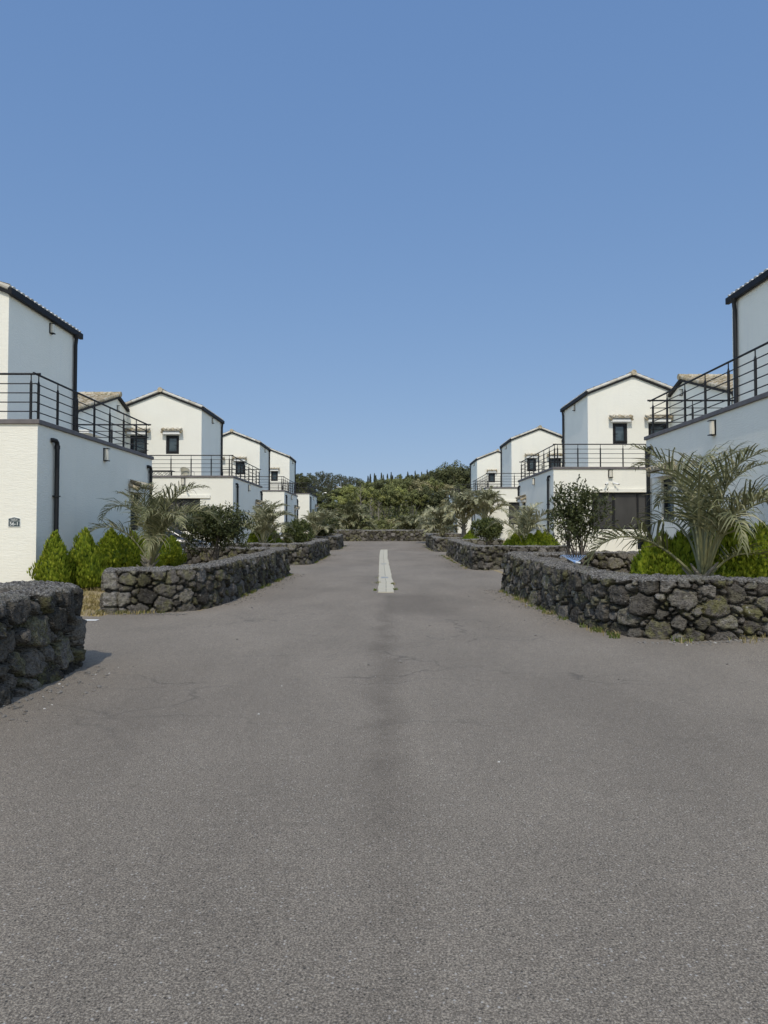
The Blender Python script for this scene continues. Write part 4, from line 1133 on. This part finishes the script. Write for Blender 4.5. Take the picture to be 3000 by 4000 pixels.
PM = [pine_mesh(400+k) for k in range(3)]
def cyp_mesh(seed):
    r = random.Random(seed); lf = LF()
    for k in range(420):
        h = r.random(); a = r.uniform(0,6.28); R_ = .16*(1-h)**.8*min(1,h*6+.3); out = Vector((math.cos(a),math.sin(a),0))
        d = (out*.4+Vector((0,0,1))+rv(r)*.2).normalized(); n_ = (out+rv(r)*.3); n_ = (n_-d*n_.dot(d)).normalized()
        lf.card(out*R_*r.uniform(.6,1)+Vector((0,0,h*.95)), d, n_, .09, .035, min(1,max(0,r.gauss(.3,.15))))
    m = MB(); m.tube([(0,0,-.05),(0,0,.9)], [.012,.004], 6)
    return lf.mesh('cypress_crown', PINE), make_mesh('cypress_trunk', m.v, m.f, BARK)
CM = [cyp_mesh(450+k) for k in range(2)]

def put_tree(name, ms, xd, ytop, Yd, wpx, label, group, r, cat='tree', wfac=1.0):
    x = (xd-831)/1526*Yd; zt = CAMZ + (1150-ytop)/1526*Yd; zb = gz(x, Yd) - .2; h = max(.6, zt-zb); wd = wpx/1526*Yd
    root = empty(name, (x, Yd, zb), label, cat, group, r.uniform(0, 6.28))
    o = link('crown', ms[0], root); o.scale = (wd*wfac, wd*wfac, h)
    o = link('trunk', ms[1], root); o.scale = (wd*wfac, wd*wfac, h)
rt = random.Random(99)
def rowtrees(lst, Yb, kinds, txt, group, name='hill_tree', jit=2.0):
    n_ = len(lst)
    for i, (xd, yt, wp) in enumerate(lst):
        k = kinds[i % len(kinds)]
        od = ordn[i] if i < 10 else ('%dth' % (i+1))
        ms = TM[k][rt.randrange(3)]
        look = {'olive': 'olive green', 'dark': 'dark green', 'yellow': 'yellow-green', 'dry': 'straw-tinted'}[k]
        put_tree(name, ms, xd, yt, Yb+rt.uniform(-jit, jit), wp, look+' tree, '+od+' from the left '+txt, group, rt)
rowtrees([(690,1092,60),(715,1080,64),(742,1064,66),(770,1052,74),(800,1046,74),(832,1040,76),(864,1046,72),(893,1054,72),(920,1050,66),(948,1056,66),(978,1070,60)], 85,
         ['olive','olive','yellow','olive','yellow','olive','yellow','olive','dark','dark','dry'], 'in the hill front rank', 'front rank of hill trees')
rowtrees([(672,1078,60),(702,1068,60),(733,1052,64),(762,1044,66),(790,1037,70),(820,1033,70),(850,1030,70),(880,1028,70),(906,1026,66),(932,1028,66),(958,1036,66),(986,1042,60),(1012,1050,60)], 99,
         ['olive','dark','olive','yellow','olive','dark','olive','olive','dry','olive','dry','olive','dry'], 'in the hill middle rank', 'middle rank of hill trees')
rowtrees([(712,1050,56),(748,1042,60),(782,1034,62),(812,1032,60),(842,1030,62),(868,1022,62),(893,1018,66),(920,1017,60)], 116,
         ['dark','olive','dark','olive','olive','olive','dark','olive'], 'along the hill crest', 'crest rank of hill trees')
rowtrees([(938,1008,64),(958,998,74),(984,994,80),(1010,1000,74),(1030,1012,60),(972,1012,80),(1000,1020,70)], 111,
         ['dark'], 'in the tall clump right of the hill', 'tall dark trees right of the hill')
rowtrees([(628,1016,50),(644,1015,52),(663,1024,50),(655,1044,56),(682,1062,56),(640,1052,56)], 124,
         ['dark','dark','dark','olive','olive','dark'], 'in the clump behind the left houses', 'dark trees behind the left houses')
for i, (xd, yt, wp) in enumerate([(672,1024,44),(688,1022,46),(700,1020,46),(714,1024,44),(727,1027,44),(738,1026,46),(752,1031,44),(764,1033,44),(778,1036,44),(682,1034,44),(708,1036,44),(745,1038,44)]):
    put_tree('pine_tree', PM[i % 3], xd, yt, 168+rt.uniform(-8, 10), wp*1.1, 'distant dark pine, %s from the left beyond the hill' % (ordn[i] if i < 10 else '%dth' % (i+1)), 'distant pines beyond the hill', rt, 'pine tree')
for i, (xd, yt) in enumerate([(795,1027),(800,1023),(809,1021),(812,1026),(824,1020),(828,1025),(837,1022),(845,1019),(848,1025),(866,1023),(881,1017),(897,1016),(911,1018),(923,1013)]):
    put_tree('cypress_tree', CM[i % 2], xd, yt-1, 128+rt.uniform(-3, 3), 55, 'small pointed cypress, %s from the left on the hill crest' % (ordn[i] if i < 10 else '%dth' % (i+1)), 'row of cypress tips on the hill crest', rt, 'cypress tree')
# low bushes at the foot of the hill
bl = [(670,1112,46),(700,1108,50),(730,1104,54),(752,1112,44),(806,1118,40),(828,1122,40),(850,1116,40),(905,1112,44),(930,1104,48),(958,1098,50),(985,1095,52),(1008,1098,46)]
for i, (xd, yt, wp) in enumerate(bl):
    k = ['olive','dark','olive','dry','dry','olive','dry','dark','dry','olive','dark','olive'][i]
    put_tree('bush', TM[k][1+i % 2], xd, yt, 77.5+rt.uniform(-1.2, 1.2), wp, 'low bush, %s from the left at the foot of the hill behind the palms' % (ordn[i] if i < 10 else '%dth' % (i+1)), 'bushes at the foot of the hill', rt, 'bush')
# bare pale tree standing among the hill trees
def bare_tree(xd, ytop, Yd, seed, label):
    r = random.Random(seed); x = (xd-831)/1526*Yd; zb = gz(x, Yd)-.1; zt = CAMZ+(1150-ytop)/1526*Yd; h = zt-zb
    m = MB(); pts = [Vector((x+r.uniform(-.15,.15)*t, Yd, zb+h*t)) for t in (0,.25,.5,.75,1)]
    m.tube(pts, [.09,.075,.055,.035,.012], 7)
    for k in range(16):
        t = .3+.65*k/16; i = int(t*4); p = pts[i].lerp(pts[min(4,i+1)], t*4-i); a = k*2.4; e = p+Vector((math.cos(a),math.sin(a)*.6,1.0)).normalized()*h*.28*(1.1-t)
        m.tube([p, p.lerp(e,.5)+rv(r)*.08, e], [.03,.018,.006], 5)
        for b in range(2):
            f = e+Vector((math.cos(a+b-.5),0,.9))*h*.08; m.tube([p.lerp(e,.6), f], [.012,.004], 4)
    tag(m.build('bare_tree', BARKL), label, 'bare tree')
bare_tree(779, 1046, 82.5, 1, 'slim pale bare tree among the green trees left of the lane centre')
bare_tree(802, 1074, 80.5, 2, 'short pale forked bare tree low on the hill near the centre')
bare_tree(818, 1082, 80.0, 3, 'pale leafless sapling low on the hill above the broad palm')
# dense undergrowth that reads as one mass
lf = LF(); r = random.Random(5)
for k in range(16000):
    xx = r.uniform(-17, 17); yy = 73.5+r.random()**1.3*26; zz = gz(xx, yy); h = r.uniform(0, .9)
    d = (rv(r)+Vector((0,0,.6))).normalized(); n_ = rv(r); n_ = (n_-d*n_.dot(d)).normalized(); s_ = r.uniform(.2,.45)
    lf.card(Vector((xx, yy, zz+h)), d, n_, s_, s_*.4, min(1,max(0,r.gauss(.45,.22))))
o = link('undergrowth', lf.mesh('undergrowth', HILLA)); tag(o, kind='stuff')

# --- grass, weeds, gravel
def blades(name, spots, mat, hgt, seed, wd=.006):
    r = random.Random(seed); lf = LF()
    for (x, y, rad, n_) in spots:
        for k in range(n_):
            a = r.uniform(0,6.28); q = rad*r.random()**.6; xx, yy = x+math.cos(a)*q, y+math.sin(a)*q; zz = gz(xx, yy)
            L_ = hgt*r.uniform(.4,1.15); b = r.uniform(0,6.28); bd = Vector((math.cos(b), math.sin(b), 0)); p = Vector((xx, yy, zz))
            i = len(lf.v); sd = bd.cross(Vector((0,0,1)))*wd*r.uniform(.6,1.5); lean = r.uniform(.1,.9)
            lf.v += [p-sd, p+sd, p+bd*L_*lean*.35+Vector((0,0,L_*.6))+sd*.6, p+bd*L_*lean*.35+Vector((0,0,L_*.6))-sd*.6, p+bd*L_*lean+Vector((0,0,L_*.85))]
            lf.f += [(i,i+1,i+2,i+3),(i+3,i+2,i+4)]; lf.t += [r.random()]*5
    o = link(name, lf.mesh(name, mat)); tag(o, kind='stuff'); return o
r = random.Random(8)
sp = [(r.uniform(-7.3,-5.05), r.uniform(12.55,16.5), .12, 26) for _ in range(230)]
blades('dry_grass', sp, GRASSM, .10, 1, .007)
edge = []
def along(a, b, n_, off=.0):
    for _ in range(n_):
        t = r.random(); edge.append((a[0]+(b[0]-a[0])*t+r.uniform(-.06,.06)+off, a[1]+(b[1]-a[1])*t+r.uniform(-.05,.05)))
along((-3.26,15.0),(-3.26,25.0),26); along((-3.25,32),(-3.25,42.5),20); along((-3.2,51),(-3.2,58),10)
along((3.02,12),(2.92,18),22); along((3.3,28.5),(3.3,41.5),24); along((3.2,48),(3.2,59),12)
along((-5.2,12.86),(-4.0,13.0),12); along((4.0,9.66),(6.4,9.62),12); along((3.3,9.95),(3.1,11.6),9); along((-.26,17.5),(-.26,24),3); along((.26,17.5),(.26,24),3)
blades('green_weeds', [(x, y, r.uniform(.03,.12), r.randint(8,40)) for x, y in edge], WEEDM, .09, 2, .006)
blades('straw_tufts', [(x, y, r.uniform(.05,.16), r.randint(6,26)) for x, y in edge[::2]] + [(4.9,9.63,.3,60),(5.4,9.6,.35,90),(-4.75,12.92,.25,120),(-4.4,12.95,.2,60)], GRASSM, .10, 3, .006)
def pebbles(name, pts, mat, seed, smin, smax):
    r = random.Random(seed); m = MB()
    ico = bmesh.new(); bmesh.ops.create_icosphere(ico, subdivisions=1, radius=1); iv = [v.co.copy() for v in ico.verts]; fi = [[v.index for v in f.verts] for f in ico.faces]; ico.free()
    for x, y in pts:
        s_ = smin+(smax-smin)*r.random()**2.5; sc_ = Vector((r.uniform(.7,1.4), r.uniform(.7,1.3), r.uniform(.4,.8)))*s_; a = r.uniform(0,6.28); z = gz(x, y)+.006+sc_.z*.55
        ca, sa = math.cos(a), math.sin(a); pv = []
        for v in iv:
            q = Vector((v.x*sc_.x, v.y*sc_.y, v.z*sc_.z))*r.uniform(.8,1.15); pv.append((x+q.x*ca-q.y*sa, y+q.x*sa+q.y*ca, z+q.z))
        m.add(pv, fi)
    o = m.build(name, mat); tag(o, kind='stuff')
pts = [(r.uniform(-3.2,6), 7+r.random()*12) for _ in range(70)]
def band(a, b, n_, w_): return [(a[0]+(b[0]-a[0])*t+abs(r.gauss(0,w_))*sg, a[1]+(b[1]-a[1])*t+r.uniform(-.1,.1)) for t, sg in ((r.random(), b[2]) for _ in range(n_))]
pts += band((-3.28,5.2),(-3.28,8,1),170,.25) + band((-3.28,14.5),(-3.28,25.2,1),420,.22) + band((3.1,11.5),(2.95,18.4,-1),420,.22) + band((3.35,27.8),(3.35,42,-1),240,.3) + band((-3.25,31.8),(-3.25,43,1),220,.3)
pts += [(r.uniform(3.4,7), 9.62-abs(r.gauss(0,.12))) for _ in range(420)] + [(r.uniform(-5.3,-3.6), 12.95-abs(r.gauss(0,.12))+.12*0) for _ in range(300)]
pebbles('gravel', pts, PEBM, 1, .006, .024)
pebbles('pale_gravel', [(r.uniform(-3.2,6), 4.5+r.random()*12) for _ in range(16)]+band((-3.2,5.2),(-3.2,8,1),14,.3)+band((3.2,11),(3.0,18,-1),40,.3)+[(r.uniform(3.8,6), 9.55-abs(r.gauss(0,.1))) for _ in range(30)], PEBW, 2, .005, .014)

# white painted line end on the left drive
m = MB(); z = gz(-5.2, 12.1)+.010; m.box(-6.6, -4.83, 11.86, 12.0, z-.001, z+.002); tag(m.build('painted_line', WHITEP), kind='structure')

# ------------------------------------------------------------------ loose things
# rake head lying on the right foreground wall
RBLUE = simple('blue_plastic', (0.24, 0.36, 0.56), 0.4, 0, .1)
rx_, ry_ = 4.02, 14.55
rx_, ry_, rz_ = 3.36, 12.4, .955
rx_ = (1243-831)/1526*ry_
rk = empty('rake', (rx_, ry_, rz_), 'blue fan rake head with short white handle lying on the wall top', 'rake')
m = MB()
tines = []
for k in range(11):
    a = R(90+(k-5)*11); d = Vector((math.cos(a)*.72, math.sin(a)*.72, 0.17)); t = MB()
    p = [Vector((rx_, ry_, rz_+.02))+d*.06, Vector((rx_, ry_, rz_+.045))+d*.2, Vector((rx_, ry_, rz_+.08))+d*.34, Vector((rx_, ry_, rz_+.075))+d*.38, Vector((rx_, ry_, rz_+.03))+d*.40]
    t.tube(p, [.005,.004,.0038,.0036,.003], 5); tines.append(t)
hd = MB(); hd.tube([(rx_, ry_-.02, rz_+.02), (rx_, ry_+.08, rz_+.03)], [.02,.03], 8); hdo = hd.build('rake_head', RBLUE, rk)
for t in tines: t.build('tine', RBLUE, hdo)
ar = MB(); ar.tube([Vector((rx_, ry_, rz_+.052))+Vector((math.cos(R(90+q*8.2)), math.sin(R(90+q*9.2)), .22))*.16 for q in range(-6, 7)], .0035, 5); ar.build('cross_brace', RBLUE, hdo)
hn = MB(); hn.tube([(rx_+.005, ry_-.02, rz_+.02), (rx_+.05, ry_-.17, rz_+.015)], .017, 10); hno = hn.build('handle', WHITEP, rk)
cp = MB(); cp.tube([(rx_+.05, ry_-.17, rz_+.015), (rx_+.055, ry_-.19, rz_+.0145)], .019, 10); cp.build('handle_cap', FRAME, hno)

# loose stone on the rear wall of the same garden
ico = bmesh.new(); bmesh.ops.create_icosphere(ico, subdivisions=3, radius=1)
for v in ico.verts:
    q = v.co; q *= 1+.22*(fbm(np.array([q.x*1.5+4]), np.array([q.y*1.5+q.z*1.2+2]), 3, 3)[0]-.5)*2
    v.co = Vector((q.x*.115, q.y*.08, q.z*.058))
me = bpy.data.meshes.new('loose_stone'); ico.to_mesh(me); ico.free(); me.materials.append(STONE)
for an, vl in (('tint', .8), ('lichen', .7), ('cap', 0)):
    a_ = me.attributes.new(an, 'FLOAT', 'POINT'); a_.data.foreach_set('value', [vl]*len(me.vertices))
me.polygons.foreach_set('use_smooth', [True]*len(me.polygons))
o = link('loose_stone', me, None, ((1307-831)/1526*18.7, 18.75, .975)); tag(o, 'single loose stone lying on the rear garden wall below the wide window', 'stone')

# meter box at the back corner of the right foreground house
mb_ = empty('meter_box', (7.32, 20.05, 1.0), 'small dark box beside the far corner of the right foreground house', 'meter box')
m = MB(); m.box(7.18, 7.42, 19.85, 20.1, 1.02, 1.38); m.build('box_body', FASCIA, mb_, bevel=.012)
m = MB(); m.box(7.165, 7.435, 19.83, 20.12, 1.382, 1.41); m.build('box_lid', COPE, mb_, bevel=.006)

# terrace furniture on the second left house
WICK = simple('olive_wicker', (0.17, 0.165, 0.12), 0.7, 0, .3, 30); ALU = simple('grey_aluminium', (0.45, 0.45, 0.44), 0.35, .8); DARKW = simple('dark_wrought_iron', (0.03, 0.03, 0.03), 0.5)
zt = H['L2'].zp - .35
def chair(cx, cy, rz, label, seatm, framem):
    rt_ = empty('chair', (cx, cy, zt), label, 'terrace chair', 'chairs on the terrace')
    parts = []
    def W(p): 
        c, s_ = math.cos(rz), math.sin(rz); return (cx+p[0]*c-p[1]*s_, cy+p[0]*s_+p[1]*c, zt+p[2])
    m = MB(); m.prism([(-.25,-.25),(.25,-.25),(.24,.22),(-.24,.22)], 'z', .40, .45); m.v = [W((p[0], p[1], p[2])) for p in m.v]; m.build('seat', seatm, rt_, bevel=.012, recalc=True)
    m = MB(); n_ = 10; prof = []
    for k in range(n_+1):
        a = R(20+140*k/n_); prof.append((math.cos(a)*.27, .02+math.sin(a)*.22))
    vs_ = []
    for z0, o_ in ((.46, 0), (.64, .02), (.84, .05)):
        for x_, y_ in prof: vs_.append((x_*(1+o_), y_+o_, z0-(0 if z0 < .8 else .14*(abs(x_)/.27)**3)))
    for z0, o_ in ((.46, 0), (.64, .02), (.84, .05)):
        for x_, y_ in prof: vs_.append((x_*.93, y_-.02+o_, z0-(0 if z0 < .8 else .14*(abs(x_)/.27)**3)))
    fs_ = []; q = n_+1
    for lay in (0, 3):
        for j in range(2):
            for i in range(n_):
                a_ = (lay+j)*q+i; f_ = (a_, a_+1, a_+q+1, a_+q); fs_.append(f_ if lay == 0 else tuple(reversed(f_)))
    for i in range(n_): fs_.append((2*q+i, 2*q+i+1, 5*q+i+1, 5*q+i)); fs_.append((i+1, i, 3*q+i, 3*q+i+1))
    m.add(vs_, fs_); m.v = [W(p) for p in m.v]; m.build('backrest', seatm, rt_)
    for sx in (-1, 1):
        m = MB(); m.tube([W((sx*.27,-.24,0)), W((sx*.29,-.24,.4)), W((sx*.31,-.2,.62)), W((sx*.31,.0,.66)), W((sx*.28,.2,.70))], .012, 6); m.build('armrest', framem, rt_)
        m = MB(); m.tube([W((sx*.25,.24,0)), W((sx*.23,.18,.42))], .013, 6); m.build('leg', framem, rt_)
chair(-13.55, 35.15, R(-150), 'olive tub chair on the left terrace next to the low dark table', WICK, ALU)
chair(-9.95, 35.4, R(160), 'pale slatted chair on the left terrace right of the low dark table', simple('cream_slats', (.5,.47,.36), .6), ALU)
tb = empty('table', (-11.6, 35.05, zt), 'low dark table with criss-cross sides on the left terrace', 'terrace table')
m = MB(); m.box(-12.75, -10.5, 34.75, 35.35, zt+.60, zt+.64); m.build('tabletop', DARKW, tb, bevel=.01)
for xx in (-12.6, -10.65):
    for yy in (34.83, 35.27):
        m = MB(); m.tube([(xx, yy, zt), (xx, yy, zt+.6)], .018, 6); m.build('leg', DARKW, tb)
m = MB()
for yy in (34.83, 35.27):
    for k in range(6):
        a = -12.6+k*.325; m.tube([(a, yy, zt+.32), (a+.325, yy, zt+.59)], .009, 5); m.tube([(a+.325, yy+.001, zt+.32), (a, yy+.001, zt+.59)], .009, 5)
    m.tube([(-12.6, yy, zt+.32), (-10.65, yy, zt+.32)], .01, 5)
m.build('lattice', DARKW, tb)

# utility pole and a lamp post on the hill behind
ux, uy = (736-831)/1526*140, 140; uz = gz(ux, uy)
up = empty('utility_pole', (ux, uy, uz), 'white pole with cross-arm in front of the distant pines', 'utility pole')
m = MB(); zt_ = CAMZ+(1150-1038)/1526*140; m.tube([(ux, uy, uz-.2), (ux, uy, zt_)], [.07,.05], 8); m.build('pole', ALU, up)
m = MB(); m.tube([(ux-.9, uy, zt_-1.3), (ux+.9, uy, zt_-1.3)], .045, 6); m.build('crossarm', ALU, up)
lx, ly = (697-831)/1526*112, 112; lz = gz(lx, ly); zt_ = CAMZ+(1150-1066)/1526*112
lp = empty('lamp_post', (lx, ly, lz), 'short pale lamp post at the left edge of the wooded hill', 'lamp post')
m = MB(); m.tube([(lx, ly, lz-.2), (lx, ly, zt_)], .07, 8); m.build('pole', ALU, lp)
m = MB(); m.tube([(lx, ly, zt_), (lx+.25, ly, zt_+.12), (lx+.6, ly, zt_+.10)], [.05,.05,.1], 8); m.build('lamp_head', ALU, lp)

# ------------------------------------------------------------------ cars
def carpaint(name, col):
    m_, t, b = nmat(name); n = N(t); f = n.noise(n.coord(), 3, 3); n.L(n.mix(f, tuple(c*.92 for c in col), tuple(c*1.05 for c in col)), b.inputs['Base Color'])
    b.inputs['Roughness'].default_value = .28; b.inputs['Metallic'].default_value = .25; b.inputs['Coat Weight'].default_value = .8; b.inputs['Coat Roughness'].default_value = .05; return m_
TYRE = simple('tyre_rubber', (.02,.02,.02), .85); RIM = simple('alloy_rim', (.5,.5,.5), .3, .9); CGL = mat_glass('car_glass', (.03,.04,.045), .03); HLG = mat_glass('headlight_glass', (.55,.57,.58), .08); TAIL = simple('red_tail_lamp', (.35,.02,.02), .3)
def car(px, py, rz, label, paint):
    """front points along local +x; length 4.6"""
    pz = gz(px, py); root = empty('parked_car', (px, py, pz), label, 'car', None)
    ca, sa = math.cos(rz), math.sin(rz)
    def W(p): return (px+p[0]*ca-p[1]*sa, py+p[0]*sa+p[1]*ca, pz+p[2])
    def fin(m, name, mat, parent, **k):
        m.v = [W(p) for p in m.v]; return m.build(name, mat, parent, **k)
    # body: cross sections along the length (x, bottom, belt height, half width)
    ST = [(-2.28,.42,.78,.66),(-2.2,.30,.92,.78),(-1.9,.24,.98,.86),(-1.3,.22,.98,.90),(-.4,.2,.96,.915),(.5,.2,.95,.915),(1.0,.21,.93,.90),(1.5,.22,.86,.88),(1.95,.24,.77,.84),(2.2,.28,.66,.74),(2.32,.36,.56,.60)]
    vs_ = []; q = 12
    for (x, zb, zt__, hw) in ST:
        pr_ = [(0,zb),(.7,zb),(.96,zb+.06),(1.0,zb+(zt__-zb)*.35),(1.0,zb+(zt__-zb)*.62),(.97,zt__-.06),(.86,zt__-.005),(.5,zt__+.025),(0,zt__+.035)]
        ring = [(x, hw*a, z) for a, z in pr_] + [(x, -hw*a, z) for a, z in reversed(pr_[1:-1])]
        vs_ += ring; q = len(ring)
    fs_ = []
    for i in range(len(ST)-1):
        for k in range(q): a = i*q+k; b = i*q+(k+1)%q; fs_.append((a, a+q, b+q, b))
    fs_.append(tuple(range(q))); fs_.append(tuple((len(ST)-1)*q+k for k in reversed(range(q))))
    m = MB(); m.add(vs_, fs_); body = fin(m, 'body', paint, root, smooth=True, recalc=True)
    # cabin
    def loft(ST2, name, mat, parent):
        vs2 = []; 
        for (x, z, hw) in ST2: vs2 += [(x, -hw, z), (x, hw, z)]
        return vs2
    CAB = [(-1.75,.97,.74,),(-.95,1.38,.58),(-.3,1.455,.60),(.25,1.43,.60),(1.12,.93,.76)]
    m = MB(); vs2 = []
    for (x, z, hw) in CAB: vs2 += [(x, -hw, z), (x, hw, z)]
    m.add(vs2, [(2,3,5,4),(4,5,7,6)]);  v3 = [(p[0], p[1]*1.0, p[2]-.03) for p in vs2[2:8]]; b = len(m.v); m.v += v3
    m.add([], []); m.f += [(b+1,b,b+2,b+3),(b+3,b+2,b+4,b+5),(2,b,b+1,3),(6,7,b+5,b+4),(2,4,b+2,b),(4,6,b+4,b+2),(3,b+1,b+3,5),(5,b+3,b+5,7)]
    m.v = [p for p in m.v]; rf = None
    # drop unused end verts by rebuilding
    used = sorted({i for f in m.f for i in f}); mp = {o_: n_ for n_, o_ in enumerate(used)}; m.f = [tuple(mp[i] for i in f) for f in m.f]; m.v = [m.v[i] for i in used]
    fin(m, 'roof_panel', paint, root, smooth=False, recalc=True)
    def glass(pts, name):
        m = MB(); pv = [Vector(p) for p in pts]; nn = (pv[1]-pv[0]).cross(pv[2]-pv[0]).normalized()*.012
        k = len(pv); m.add([p for p in pv]+[p-nn for p in pv], [tuple(range(k)), tuple(reversed(range(k, 2*k)))]+[(i, i+k, (i+1)%k+k, (i+1)%k) for i in range(k)]); fin(m, name, CGL, root, recalc=True)
    glass([(1.10,-.74,.945),(1.10,.74,.945),(.27,.585,1.42),(.27,-.585,1.42)], 'windshield')
    glass([(-1.73,.72,.985),(-1.73,-.72,.985),(-.97,-.565,1.375),(-.97,.565,1.375)], 'rear_window')
    for sg in (-1, 1):
        for (xa, xb, ya_, yb_) in ((.98,-.28,.22,-.28),(-.36,-1.55,-.36,-.92)):
            za = 1.41 if ya_ > -.3 else 1.435
            glass([(xa, sg*.80, .955),(xb, sg*.80, .97),(yb_, sg*.605, 1.36 if yb_ < -.8 else 1.43),(ya_, sg*.605, za)], 'side_window')
        for (xa, xb) in (((1.14,.95),(.27,.22)), ((-.27,.97),(-.28,1.43))): 
            m = MB(); m.tube([(xa[0], sg*.795, xa[1]), (xb[0], sg*.60, xb[1]+.0) if len(xb) == 2 and xb[1] > 1 else (.25, sg*.595, 1.42)], .028, 6); fin(m, 'pillar', paint, root)
        m = MB(); m.tube([(.92, sg*.88, .98),(.90, sg*1.0, 1.02),(.90, sg*1.06, 1.03)], [.03,.075,.06], 8); fin(m, 'mirror', paint, root, smooth=True)
        m = MB(); m.prism([(2.10,.60),(2.27,.56),(2.19,.70),(1.95,.755)], 'y', sg*.56-.0 if sg > 0 else -.80, sg*.80 if sg > 0 else -.56); fin(m, 'headlight', HLG, root, recalc=True)
        m = MB(); m.box(-2.30,-2.15, min(sg*.45,sg*.78), max(sg*.45,sg*.78), .74,.86); fin(m, 'tail_lamp', TAIL, root, bevel=.01)
        for x in (-1.38, 1.40):
            m = MB(); m.tube([(x, sg*.72, .32),(x, sg*.73, .32),(x, sg*.90, .32),(x, sg*.925, .32)], [.28,.32,.32,.28], 20); w_ = fin(m, 'wheel', TYRE, root)
            m = MB(); m.tube([(x, sg*.926, .32),(x, sg*.94, .32)], [.215,.19], 16); fin(m, 'rim', RIM, w_)
    m = MB(); m.box(2.20,2.335,-.5,.5,.40,.52); fin(m, 'grille', FRAME, root, bevel=.01)
    m = MB(); m.box(2.33,2.35,-.26,.26,.40,.50); fin(m, 'number_plate', PLW, root)
    return root
car(-9.15, 28.3, R(4), 'dark grey car parked on the left drive behind the big palm', carpaint('dark_car_paint', (.035,.037,.04)))
car(-8.6, 46.6, R(3), 'white car mostly hidden behind the second palm on the left', carpaint('white_car_paint', (.75,.75,.74)))
